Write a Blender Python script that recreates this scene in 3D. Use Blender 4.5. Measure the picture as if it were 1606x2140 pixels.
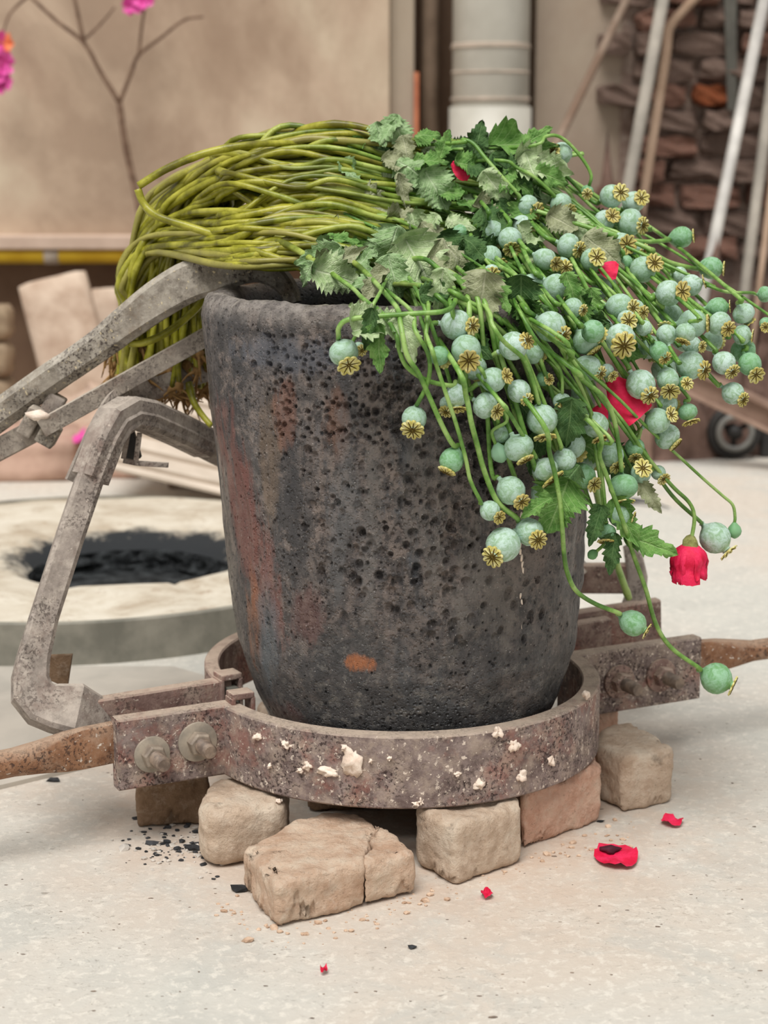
import bpy, bmesh, math, random
import numpy as np
from mathutils import Vector, Matrix, noise as mnoise

for o in list(bpy.data.objects):
    bpy.data.objects.remove(o)
SC = bpy.context.scene
COL = SC.collection
R = math.radians

# ------------------------------------------------------------------ camera
F = 3770.0                       # focal length in photo pixels (1606 x 2140)
PITCH = R(11.5)
CAM = Vector((-0.017, -1.83, 0.69))
cd = bpy.data.cameras.new('camera')
cd.sensor_fit = 'VERTICAL'
cd.sensor_height = 24.0
cd.lens = F / 2140.0 * 24.0
cd.clip_start = 0.05
cd.dof.use_dof = True
cd.dof.focus_distance = 1.70
cd.dof.aperture_fstop = 4.4
cam = bpy.data.objects.new('camera', cd)
COL.objects.link(cam)
cam.location = CAM
cam.rotation_euler = (math.pi / 2 - PITCH, 0, 0)
SC.camera = cam

# ------------------------------------------------------------------ world, sun, exposure
world = bpy.data.worlds.new('sky')
SC.world = world
world.use_nodes = True
bg = world.node_tree.nodes['Background']
bg.inputs[0].default_value = (1.0, 0.985, 0.965, 1)
bg.inputs[1].default_value = 0.47
sd = bpy.data.lights.new('sun', 'SUN')
sd.energy = 2.75
sd.angle = R(34)
sd.color = (1.0, 0.98, 0.95)
sun = bpy.data.objects.new('sun', sd)
COL.objects.link(sun)
sun.rotation_euler = (R(27), R(-9), 0)       # soft light from above, slightly in front and to the left
SC.view_settings.view_transform = 'Standard'
SC.view_settings.look = 'None'
SC.view_settings.gamma = 1.0
SC.view_settings.use_curve_mapping = False
SC.view_settings.exposure = 0.25

# ------------------------------------------------------------------ photo pixel -> place
FWD = Vector((0, math.cos(PITCH), -math.sin(PITCH)))
UP = Vector((0, math.sin(PITCH), math.cos(PITCH)))
RT = Vector((1, 0, 0))
def ray(px, py):
    return RT * ((px - 803) / F) + UP * ((1070 - py) / F) + FWD
def at(px, py, Y):
    d = ray(px, py)
    return CAM + d * ((Y - CAM.y) / d.y)
def ground(px, py, z=0.0):
    d = ray(px, py)
    return CAM + d * ((z - CAM.z) / d.z)
def depth(p):
    return (Vector(p) - CAM).dot(FWD)
def topx(p):
    v = Vector(p) - CAM
    k = v.dot(FWD)
    return 803 + F * v.dot(RT) / k, 1070 - F * v.dot(UP) / k
def mm(p, px):                    # pixels at the depth of p -> metres
    return px * depth(p) / F

# ------------------------------------------------------------------ object helpers
def tag(o, label=None, cat=None, group=None, kind=None):
    if label: o['label'] = label
    if cat: o['category'] = cat
    if group: o['group'] = group
    if kind: o['kind'] = kind
    return o
def link(o, parent=None, inv=True):
    COL.objects.link(o)
    if parent is not None:
        o.parent = parent
        if inv:
            o.matrix_parent_inverse = Matrix.Translation(-parent.location)
    return o
def empty(name, loc):
    o = bpy.data.objects.new(name, None)
    o.empty_display_size = 0.02
    COL.objects.link(o)
    o.location = loc
    return o
def mesh(name, verts, faces, mats, smooth=True, midx=None):
    m = bpy.data.meshes.new(name)
    m.from_pydata([tuple(v) for v in verts], [], [tuple(f) for f in faces])
    for k in (mats if isinstance(mats, (list, tuple)) else [mats]):
        m.materials.append(k)
    if smooth:
        m.polygons.foreach_set('use_smooth', [True] * len(m.polygons))
    if midx is not None:
        m.polygons.foreach_set('material_index', midx)
    m.update()
    return m
def obj(name, verts, faces, mats, parent=None, smooth=True, midx=None):
    return link(bpy.data.objects.new(name, mesh(name, verts, faces, mats, smooth, midx)), parent)
def instance(name, me, mat4, parent=None, inv=True):
    o = bpy.data.objects.new(name, me)
    link(o, parent, inv)
    o.matrix_basis = mat4
    return o
class MB:
    """collects shapes that belong to ONE part"""
    def __init__(s): s.v, s.f = [], []
    def add(s, v, f):
        b = len(s.v)
        s.v += [tuple(x) for x in v]
        s.f += [tuple(i + b for i in q) for q in f]
        return s
    def obj(s, name, mat, parent=None, smooth=True, bevel=0, autos=None):
        o = obj(name, s.v, s.f, mat, parent, smooth)
        if bevel:
            b = o.modifiers.new('bevel', 'BEVEL'); b.width = bevel; b.segments = 2; b.limit_method = 'ANGLE'
            b.angle_limit = R(35)
        return o
def box_vf(c, sx, sy, sz, mat3=None):
    v = []
    for z in (-1, 1):
        for x, y in ((-1, -1), (1, -1), (1, 1), (-1, 1)):
            p = Vector((x * sx / 2, y * sy / 2, z * sz / 2))
            if mat3 is not None: p = mat3 @ p
            v.append(p + Vector(c))
    return v, [(3, 2, 1, 0), (4, 5, 6, 7), (0, 1, 5, 4), (1, 2, 6, 5), (2, 3, 7, 6), (3, 0, 4, 7)]
def prism_vf(poly, z0, z1):
    n = len(poly)
    v = [(p[0], p[1], z0) for p in poly] + [(p[0], p[1], z1) for p in poly]
    f = [tuple(range(n - 1, -1, -1)), tuple(range(n, 2 * n))]
    f += [(i, (i + 1) % n, (i + 1) % n + n, i + n) for i in range(n)]
    return v, f
def catmull(pts, per=8):
    P = [Vector(p) for p in pts]
    P = [P[0] * 2 - P[1]] + P + [P[-1] * 2 - P[-2]]
    out = []
    for i in range(1, len(P) - 2):
        a, b, c, d = P[i - 1], P[i], P[i + 1], P[i + 2]
        for k in range(per):
            t = k / per
            out.append(0.5 * ((2 * b) + (c - a) * t + (2 * a - 5 * b + 4 * c - d) * t * t + (3 * b - a - 3 * c + d) * t ** 3))
    out.append(P[-2])
    return out
def sweep_vf(pts, sections, up=Vector((0, 0, 1)), cap=True, fixed=False):
    """sections: one list of (a,b) per point; frames by parallel transport. a = side, b = up"""
    P = [Vector(p) for p in pts]
    n = len(P)
    v, f = [], []
    side = None
    k = len(sections[0])
    for i in range(n):
        t = (P[min(i + 1, n - 1)] - P[max(i - 1, 0)]).normalized()
        if side is None or fixed:
            side = t.cross(up)
            if side.length < 1e-4: side = t.cross(Vector((0, 1, 0)))
        side = (side - t * side.dot(t)).normalized()
        u = side.cross(t).normalized()
        # mitre
        s = 1.0
        if 0 < i < n - 1:
            a = (P[i] - P[i - 1]).normalized(); b = (P[i + 1] - P[i]).normalized()
            s = min(1.5, 1 / max(0.5, math.cos(a.angle(b) / 2)))
        for (x, y) in sections[i]:
            v.append(P[i] + side * x * s + u * y * s if s > 1.02 else P[i] + side * x + u * y)
    for i in range(n - 1):
        for j in range(k):
            f.append((i * k + j, i * k + (j + 1) % k, (i + 1) * k + (j + 1) % k, (i + 1) * k + j))
    if cap:
        f.append(tuple(range(k - 1, -1, -1)))
        f.append(tuple(range((n - 1) * k, n * k)))
    return v, f
def circ(r, k=8, ry=None):
    ry = r if ry is None else ry
    return [(r * math.cos(2 * math.pi * j / k), ry * math.sin(2 * math.pi * j / k)) for j in range(k)]
def rect(w, h, c=0.0):
    w, h = w / 2, h / 2
    if c == 0: return [(-w, -h), (w, -h), (w, h), (-w, h)]
    return [(-w + c, -h), (w - c, -h), (w, -h + c), (w, h - c), (w - c, h), (-w + c, h), (-w, h - c), (-w, -h + c)]
def tube_vf(pts, r, k=8, cap=True):
    rr = r if isinstance(r, (list, tuple)) else [r] * len(pts)
    return sweep_vf(pts, [circ(x, k) for x in rr], cap=cap)
def cyl_vf(p0, p1, r0, r1=None, k=16):
    r1 = r0 if r1 is None else r1
    return sweep_vf([p0, p1], [circ(r0, k), circ(r1, k)])
def rock_vf(c, s, seed, sub=1, rough=0.35):
    """small irregular chip: a squashed, jittered icosphere"""
    bm = bmesh.new()
    bmesh.ops.create_icosphere(bm, subdivisions=sub, radius=1)
    rd = random.Random(seed)
    off = Vector((rd.uniform(0, 50), rd.uniform(0, 50), rd.uniform(0, 50)))
    v = []
    for q in bm.verts:
        k = 1 + rough * (mnoise.noise(q.co * 1.3 + off) * 1.6 + mnoise.noise(q.co * 3.7 + off) * .7)
        v.append(Vector((q.co.x * s[0] * k, q.co.y * s[1] * k, q.co.z * s[2] * k)) + Vector(c))
    f = [[w.index for w in q.verts] for q in bm.faces]
    bm.free()
    return v, f

# ------------------------------------------------------------------ materials
def lin(c):
    c = c / 255.0
    return c / 12.92 if c <= 0.04045 else ((c + 0.055) / 1.055) ** 2.4
def rgb(r, g, b): return (lin(r), lin(g), lin(b), 1.0)
class NT:
    def __init__(s, name):
        s.m = bpy.data.materials.new(name); s.m.use_nodes = True
        s.t = s.m.node_tree
        s.b = s.t.nodes['Principled BSDF']
        s._co = None
    def n(s, typ, **kw):
        x = s.t.nodes.new(typ)
        for k, val in kw.items():
            if hasattr(x, k) and k not in x.inputs.keys(): setattr(x, k, val)
        return x
    def put(s, sock, val):
        if isinstance(val, bpy.types.NodeSocket): s.t.links.new(val, sock)
        elif val is not None: sock.default_value = val
    def co(s, kind='Object'):
        if s._co is None: s._co = s.n('ShaderNodeTexCoord')
        return s._co.outputs[kind]
    def attr(s, name):
        a = s.n('ShaderNodeAttribute'); a.attribute_name = name
        return a.outputs['Fac'], a.outputs['Color']
    def scale(s, vec, sc):
        x = s.n('ShaderNodeMapping'); s.put(x.inputs['Vector'], vec); x.inputs['Scale'].default_value = sc
        return x.outputs[0]
    def rnd(s):
        return s.n('ShaderNodeObjectInfo').outputs['Random']
    def shift(s, vec):
        x = s.n('ShaderNodeVectorMath'); x.operation = 'ADD'; s.put(x.inputs[0], vec)
        y = s.n('ShaderNodeMath'); y.operation = 'MULTIPLY'; s.put(y.inputs[0], s.rnd()); y.inputs[1].default_value = 37.0
        s.t.links.new(y.outputs[0], x.inputs[1])
        return x.outputs[0]
    def noise(s, sc, det=4, rough=0.55, vec=None, dist=0.0, out='Fac'):
        x = s.n('ShaderNodeTexNoise')
        s.put(x.inputs['Vector'], vec if vec is not None else s.co())
        x.inputs['Scale'].default_value = sc; x.inputs['Detail'].default_value = det
        x.inputs['Roughness'].default_value = rough; x.inputs['Distortion'].default_value = dist
        return x.outputs[out]
    def voro(s, sc, vec=None, feature='F1', rnd=1.0, out='Distance'):
        x = s.n('ShaderNodeTexVoronoi'); x.feature = feature
        s.put(x.inputs['Vector'], vec if vec is not None else s.co())
        x.inputs['Scale'].default_value = sc; x.inputs['Randomness'].default_value = rnd
        return x.outputs[out]
    def ramp(s, fac, stops, interp='LINEAR'):
        x = s.n('ShaderNodeValToRGB'); x.color_ramp.interpolation = interp
        s.put(x.inputs[0], fac)
        e = x.color_ramp.elements
        while len(e) < len(stops): e.new(0.5)
        for q, (p, c) in zip(e, stops):
            q.position = p
            q.color = c if not isinstance(c, (int, float)) else (c, c, c, 1)
        return x.outputs[0]
    def mix(s, fac, a, b, mode='MIX'):
        x = s.n('ShaderNodeMix'); x.data_type = 'RGBA'; x.blend_type = mode
        s.put(x.inputs[0], fac); s.put(x.inputs[6], a); s.put(x.inputs[7], b)
        return x.outputs[2]
    def math(s, op, a, b=None, clamp=False):
        x = s.n('ShaderNodeMath'); x.operation = op; x.use_clamp = clamp
        s.put(x.inputs[0], a)
        if b is not None: s.put(x.inputs[1], b)
        return x.outputs[0]
    def sep(s, vec):
        x = s.n('ShaderNodeSeparateXYZ'); s.put(x.inputs[0], vec); return x.outputs
    def bump(s, h, strength=0.5, dist=0.002, prev=None):
        x = s.n('ShaderNodeBump'); x.inputs['Strength'].default_value = strength; x.inputs['Distance'].default_value = dist
        s.put(x.inputs['Height'], h)
        if prev is not None: s.t.links.new(prev, x.inputs['Normal'])
        return x.outputs[0]
    def done(s, color, rough=0.8, metal=0.0, normal=None, spec=None, sss=None):
        s.put(s.b.inputs['Base Color'], color); s.put(s.b.inputs['Roughness'], rough); s.put(s.b.inputs['Metallic'], metal)
        if normal is not None: s.t.links.new(normal, s.b.inputs['Normal'])
        if spec is not None: s.b.inputs['Specular IOR Level'].default_value = spec
        return s.m
def simple(name, c1, c2, sc=20, rough=0.85, bump=0.3, bd=0.002, det=6, spec=0.3, stretch=None, bsc=None):
    n = NT(name)
    vec = n.shift(n.co())
    if stretch: vec = n.scale(vec, stretch)
    a = n.noise(sc, det, 0.6, vec)
    c = n.ramp(a, [(0.38, c1), (0.62, c2)])
    nb = n.bump(n.noise(bsc or sc * 4, 8, 0.65, vec), bump, bd)
    return n.done(c, rough, 0, nb, spec)
# ------------------------------------------------------------------ surface materials
def dusty_metal(name, base1, base2, rust, dust, speck, dust_amt=0.55, speck_lo=0.64, pit=0.6):
    """painted / scaled iron: mottled base, rust patches, dust, pale lime specks, fine pitting"""
    n = NT(name)
    P = n.co()
    off = n.n('ShaderNodeVectorMath'); off.operation = 'ADD'; n.put(off.inputs[0], P); off.inputs[1].default_value = (3.1, 7.7, 1.3)
    P2 = off.outputs[0]
    col = n.ramp(n.noise(38, 9, 0.72, P), [(0.40, base1), (0.60, base2)])
    r = n.ramp(n.noise(16, 8, 0.68, P2), [(0.51, 0.0), (0.60, 1.0)])
    col = n.mix(n.math('MULTIPLY', r, 0.6), col, rust)
    d = n.ramp(n.noise(48, 9, 0.75, P2), [(0.47, 0.0), (0.60, 1.0)])
    col = n.mix(n.math('MULTIPLY', d, dust_amt), col, dust)
    # dark scale and pits
    vm = n.ramp(n.noise(22, 4, 0.6, P), [(0.44, 0.0), (0.56, 1.0)])
    pits = n.math('MULTIPLY', n.ramp(n.noise(300, 5, 0.65, P), [(0.53, 0.0), (0.60, 1.0)]), vm)
    col = n.mix(n.math('MULTIPLY', pits, pit), col, rgb(52, 38, 36))
    # pale specks and smears
    s1 = n.ramp(n.noise(210, 4, 0.6, P2), [(speck_lo, 0.0), (speck_lo + 0.04, 1.0)])
    s2 = n.ramp(n.noise(70, 7, 0.7, n.scale(P2, (1, 1, 0.6))), [(speck_lo, 0.0), (speck_lo + 0.05, 0.8)])
    sp = n.math('MAXIMUM', s1, s2)
    col = n.mix(n.math('MULTIPLY', sp, 0.8), col, speck)
    h = n.math('SUBTRACT', n.noise(120, 9, 0.75, P), n.math('MULTIPLY', pits, 0.5))
    h = n.math('ADD', h, n.math('MULTIPLY', sp, 0.4))
    # settled dust on faces that look up
    g = n.n('ShaderNodeNewGeometry')
    nz = n.sep(g.outputs['Normal'])[2]
    top = n.math('MULTIPLY', n.ramp(nz, [(0.45, 0.0), (0.85, 1.0)]), n.ramp(n.noise(70, 6, 0.6, P), [(0.3, 0.45), (0.55, 1.0)]))
    col = n.mix(n.math('MULTIPLY', top, 0.92), col, dust)
    return n.done(col, 0.75, 0.0, n.bump(h, 0.7, 0.002), 0.35)

M = {}
M['ring'] = dusty_metal('dusty_scaled_iron', rgb(124, 98, 90), rgb(156, 130, 120), rgb(152, 98, 84), rgb(190, 170, 152), rgb(232, 214, 196))
M['ring_grey'] = dusty_metal('lime_spattered_iron', rgb(102, 86, 82), rgb(146, 130, 124), rgb(146, 96, 84), rgb(190, 172, 154), rgb(232, 216, 200), 0.42, 0.605, 0.9)
M['bow'] = dusty_metal('grey_dusty_bar', rgb(132, 122, 113), rgb(162, 150, 140), rgb(116, 94, 84), rgb(192, 180, 167), rgb(205, 190, 176), 0.6, 0.64, 0.6)
M['tong'] = dusty_metal('grey_forged_steel', rgb(116, 108, 97), rgb(158, 149, 136), rgb(124, 106, 86), rgb(198, 190, 176), rgb(226, 208, 170), 0.5, 0.63, 0.8)
M['flatbar'] = dusty_metal('grey_flat_bar', rgb(128, 118, 108), rgb(150, 140, 128), rgb(124, 104, 92), rgb(200, 188, 172), rgb(190, 178, 160), 0.35, 0.66, 0.4)
M['rust_rod'] = dusty_metal('rusty_rod', rgb(120, 82, 58), rgb(152, 112, 84), rgb(112, 66, 34), rgb(176, 150, 128), rgb(238, 226, 212), 0.45, 0.635, 0.8)
M['bolt'] = simple('dull_zinc', rgb(120, 108, 96), rgb(158, 144, 128), 60, 0.6, 0.3, 0.0008, spec=0.45)
M['stud'] = simple('brown_stud', rgb(98, 84, 74), rgb(140, 122, 106), 90, 0.55, 0.4, 0.0008, spec=0.45)
M['washer'] = simple('grey_washer', rgb(136, 128, 116), rgb(166, 154, 138), 50, 0.65, 0.3, 0.0006, spec=0.4)
M['lime'] = simple('lime_mortar', rgb(222, 200, 182), rgb(244, 228, 212), 80, 0.95, 0.6, 0.002)
M['charcoal'] = simple('charcoal', rgb(30, 31, 33), rgb(62, 63, 66), 60, 0.7, 0.8, 0.002, spec=0.4)
M['ash'] = simple('ash_crumb', rgb(172, 166, 158), rgb(206, 198, 188), 90, 0.95, 0.5, 0.001)
M['crumb'] = simple('brick_crumb', rgb(176, 146, 122), rgb(216, 190, 166), 90, 0.95, 0.5, 0.001)

def brick_mat(name, c1, c2, c3, white=0.3):
    n = NT(name)
    P = n.shift(n.co())
    col = n.ramp(n.noise(26, 10, 0.70, P), [(0.38, c1), (0.5, c2), (0.63, c3)])
    w = n.ramp(n.noise(75, 8, 0.74, P), [(0.52, 0.0), (0.62, 1.0)])
    col = n.mix(n.math('MULTIPLY', w, white * 1.4), col, rgb(228, 210, 190))
    dk = n.ramp(n.noise(190, 6, 0.7, n.scale(P, (1, 1, 1.6))), [(0.58, 0.0), (0.66, 1.0)])
    col = n.mix(n.math('MULTIPLY', dk, 0.4), col, rgb(124, 100, 84))
    h = n.math('ADD', n.noise(75, 10, 0.74, P), n.math('MULTIPLY', n.noise(260, 5, 0.65, P), 0.5))
    return n.done(col, 0.95, 0, n.bump(h, 0.95, 0.005), 0.15)
M['brick_tan'] = brick_mat('tan_firebrick', rgb(202, 168, 142), rgb(218, 189, 164), rgb(228, 207, 184))
M['brick_grey'] = brick_mat('ashy_firebrick', rgb(194, 169, 146), rgb(213, 190, 167), rgb(225, 208, 187))
M['brick_pink'] = brick_mat('pink_firebrick', rgb(204, 160, 137), rgb(220, 180, 157), rgb(223, 191, 168), 0.2)
M['brick_brown'] = brick_mat('brown_firebrick', rgb(120, 96, 74), rgb(142, 116, 92), rgb(160, 134, 110), 0.15)
M['old_red'] = brick_mat('old_red_brick', rgb(134, 88, 72), rgb(154, 110, 93), rgb(168, 134, 120), 0.3)
M['old_brown'] = brick_mat('old_brown_brick', rgb(118, 92, 82), rgb(144, 118, 106), rgb(164, 142, 130), 0.35)
M['old_orange'] = brick_mat('old_orange_brick', rgb(140, 66, 30), rgb(162, 86, 48), rgb(162, 108, 80), 0.1)
M['old_mortar'] = brick_mat('old_mortar', rgb(128, 106, 95), rgb(150, 128, 116), rgb(168, 150, 138), 0.3)

def floor_mat():
    n = NT('worn_dusty_concrete')
    P = n.co()
    big = n.noise(1.9, 6, 0.6, P, 0.5)
    col = n.ramp(big, [(0.40, rgb(200, 198, 189)), (0.5, rgb(205, 200, 190)), (0.60, rgb(206, 196, 183))])
    g = n.ramp(n.noise(7, 9, 0.68, P, 0.8), [(0.50, 0.0), (0.60, 1.0)])
    col = n.mix(n.math('MULTIPLY', g, 0.6), col, rgb(190, 188, 180))
    c = n.ramp(n.noise(85, 9, 0.75, P, 0.4), [(0.52, 0.0), (0.60, 1.0)])
    col = n.mix(n.math('MULTIPLY', c, 0.55), col, rgb(232, 226, 214))
    dm = n.ramp(n.noise(9, 5, 0.6, P), [(0.42, 0.15), (0.60, 1.0)])
    d = n.ramp(n.noise(120, 8, 0.75, n.scale(P, (1, 1.6, 1)), 1.0), [(0.56, 0.0), (0.64, 1.0)])
    col = n.mix(n.math('MULTIPLY', n.math('MULTIPLY', d, dm), 0.75), col, rgb(142, 136, 126))
    # brick dust round the stack of bricks
    x = n.n('ShaderNodeVectorMath'); x.operation = 'LENGTH'; n.put(x.inputs[0], n.scale(P, (1, 1, 0)))
    ring = n.ramp(x.outputs['Value'], [(0.18, 1.0), (0.46, 0.0)])
    ring = n.math('MULTIPLY', ring, n.ramp(n.noise(16, 8, 0.7, P), [(0.35, 0.15), (0.58, 1.0)]))
    col = n.mix(n.math('MULTIPLY', ring, 0.7), col, rgb(196, 168, 146))
    h = n.math('ADD', n.noise(85, 9, 0.75, P, 0.4), n.math('MULTIPLY', n.noise(9, 5, 0.55, P), 1.2))
    return n.done(col, 0.84, 0, n.bump(h, 0.5, 0.004), 0.25)
M['floor'] = floor_mat()

def plaster_mat(name, c1, c2, c3, streak=0.3):
    n = NT(name)
    P = n.co()
    col = n.ramp(n.noise(1.5, 7, 0.6, P, 0.4), [(0.40, c1), (0.5, c2), (0.60, c3)])
    s = n.ramp(n.noise(3.2, 7, 0.66, n.scale(P, (1, 1, 0.5))), [(0.50, 0.0), (0.64, 1.0)])
    col = n.mix(n.math('MULTIPLY', s, streak), col, rgb(150, 126, 106))
    k = n.ramp(n.voro(7, n.scale(P, (1, 1, 0.8))), [(0.03, 1.0), (0.08, 0.0)])
    col = n.mix(n.math('MULTIPLY', k, 0.4), col, rgb(120, 98, 84))
    return n.done(col, 0.9, 0, n.bump(n.noise(18, 8, 0.65, P), 0.3, 0.006), 0.2)
M['plaster'] = plaster_mat('beige_plaster', rgb(164, 142, 122), rgb(190, 168, 146), rgb(206, 190, 166), 0.5)
M['plaster_grey'] = plaster_mat('grey_plaster', rgb(148, 132, 116), rgb(162, 146, 130), rgb(170, 156, 138), 0.35)
M['plaster_dark'] = plaster_mat('brown_render', rgb(104, 82, 66), rgb(120, 96, 78), rgb(132, 108, 90), 0.3)
M['pipe'] = simple('pale_grey_pipe', rgb(178, 174, 162), rgb(194, 190, 178), 6, 0.42, 0.05, 0.001, spec=0.5)
M['pipe_band'] = simple('dusty_pipe_joint', rgb(160, 148, 134), rgb(190, 174, 158), 12, 0.8, 0.1)
M['yellow'] = simple('yellow_pipe_paint', rgb(196, 154, 18), rgb(214, 176, 40), 8, 0.5, 0.1, spec=0.4)
M['grey_paint'] = simple('grey_pipe_clip', rgb(170, 156, 140), rgb(190, 176, 160), 14, 0.8, 0.1)
M['ledge'] = simple('pink_dusty_ledge', rgb(196, 172, 154), rgb(214, 190, 172), 9, 0.95, 0.3)
M['copper'] = simple('rusty_orange_pipe', rgb(150, 84, 56), rgb(172, 104, 72), 14, 0.7, 0.2)
M['conduit'] = simple('brown_conduit', rgb(118, 100, 84), rgb(142, 122, 104), 10, 0.8, 0.15)
M['steel_rod'] = simple('bright_steel_rod', rgb(176, 172, 166), rgb(206, 202, 194), 9, 0.45, 0.1, spec=0.5)
M['grey_rod'] = simple('grey_dusty_rod', rgb(142, 136, 126), rgb(170, 162, 150), 9, 0.75, 0.1)
M['brown_rod'] = simple('brown_rod', rgb(120, 98, 82), rgb(152, 134, 118), 9, 0.7, 0.15)
M['beige_rod'] = simple('beige_rod', rgb(158, 132, 110), rgb(180, 154, 132), 9, 0.8, 0.15)
M['dark_strap'] = simple('dark_grey_strap', rgb(78, 76, 70), rgb(100, 98, 90), 9, 0.8, 0.1)
M['earth'] = simple('brown_earth', rgb(98, 76, 66), rgb(134, 108, 96), 16, 0.97, 0.9, 0.012)
M['beam'] = simple('brown_dusty_beam', rgb(126, 102, 88), rgb(156, 130, 114), 12, 0.85, 0.3)
M['black_iron'] = simple('black_iron', rgb(34, 33, 32), rgb(52, 50, 48), 20, 0.6, 0.2, spec=0.4)
M['grey_iron'] = simple('dull_grey_iron', rgb(104, 104, 100), rgb(134, 132, 126), 20, 0.6, 0.2, spec=0.4)
M['slab'] = simple('mottled_fireclay_slab', rgb(186, 162, 142), rgb(214, 194, 174), 16, 0.95, 0.4, 0.004)
M['plank'] = simple('weathered_plank', rgb(140, 120, 98), rgb(172, 152, 126), 6, 0.9, 0.4, 0.003, stretch=(0.25, 3, 5))
M['pink_stone'] = simple('pink_stone', rgb(176, 142, 126), rgb(204, 172, 154), 10, 0.95, 0.5, 0.005)
M['sand'] = simple('pink_sand', rgb(184, 156, 138), rgb(206, 182, 162), 30, 0.97, 0.6, 0.006)
M['cover'] = simple('fireclay_furnace_cover', rgb(186, 172, 150), rgb(216, 206, 188), 7, 0.93, 0.5, 0.004)
def cover_mat():
    n = NT('stained_fireclay_cover')
    P = n.co()
    col = n.ramp(n.noise(7, 9, 0.68, P, 0.5), [(0.40, rgb(182, 168, 148)), (0.5, rgb(204, 194, 176)), (0.60, rgb(216, 208, 192))])
    col = n.mix(n.ramp(n.noise(30, 8, 0.72, P), [(0.56, 0.0), (0.66, 0.6)]), col, rgb(158, 134, 110))
    off = n.n('ShaderNodeVectorMath'); off.operation = 'SUBTRACT'; n.put(off.inputs[0], n.scale(P, (1, 1, 0))); off.inputs[1].default_value = (-.415, .935, 0)
    ln = n.n('ShaderNodeVectorMath'); ln.operation = 'LENGTH'; n.put(ln.inputs[0], off.outputs[0])
    d = n.math('ADD', ln.outputs['Value'], n.math('MULTIPLY', n.math('SUBTRACT', n.noise(22, 8, 0.72, P), 0.5), 0.16))
    col = n.mix(n.ramp(d, [(0.165, 1.0), (0.20, 0.0)]), col, rgb(48, 50, 52))       # soot licked over the mouth
    return n.done(col, 0.92, 0, n.bump(n.noise(30, 9, 0.7, P), 0.6, 0.006), 0.2)
M['cover'] = cover_mat()
M['cover_band'] = simple('dull_cover_band', rgb(112, 110, 100), rgb(146, 142, 130), 12, 0.75, 0.3, 0.002, spec=0.35)
M['soot'] = simple('sooty_lining', rgb(26, 29, 31), rgb(84, 88, 90), 40, 0.85, 1.0, 0.012)
M['sheet'] = simple('scratched_steel_sheet', rgb(168, 162, 152), rgb(192, 184, 172), 6, 0.6, 0.15, 0.001, spec=0.4)
M['tray'] = simple('pale_ribbed_sheet', rgb(192, 178, 162), rgb(212, 198, 182), 8, 0.8, 0.2)
M['dry_branch'] = simple('dry_twig_bark', rgb(92, 70, 56), rgb(126, 102, 84), 40, 0.9, 0.3)
M['pink_petal'] = simple('magenta_petal', rgb(206, 60, 146), rgb(232, 104, 178), 30, 0.6, 0.2)
M['orange_petal'] = simple('orange_petal', rgb(226, 112, 70), rgb(236, 140, 96), 30, 0.6, 0.2)

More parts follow.
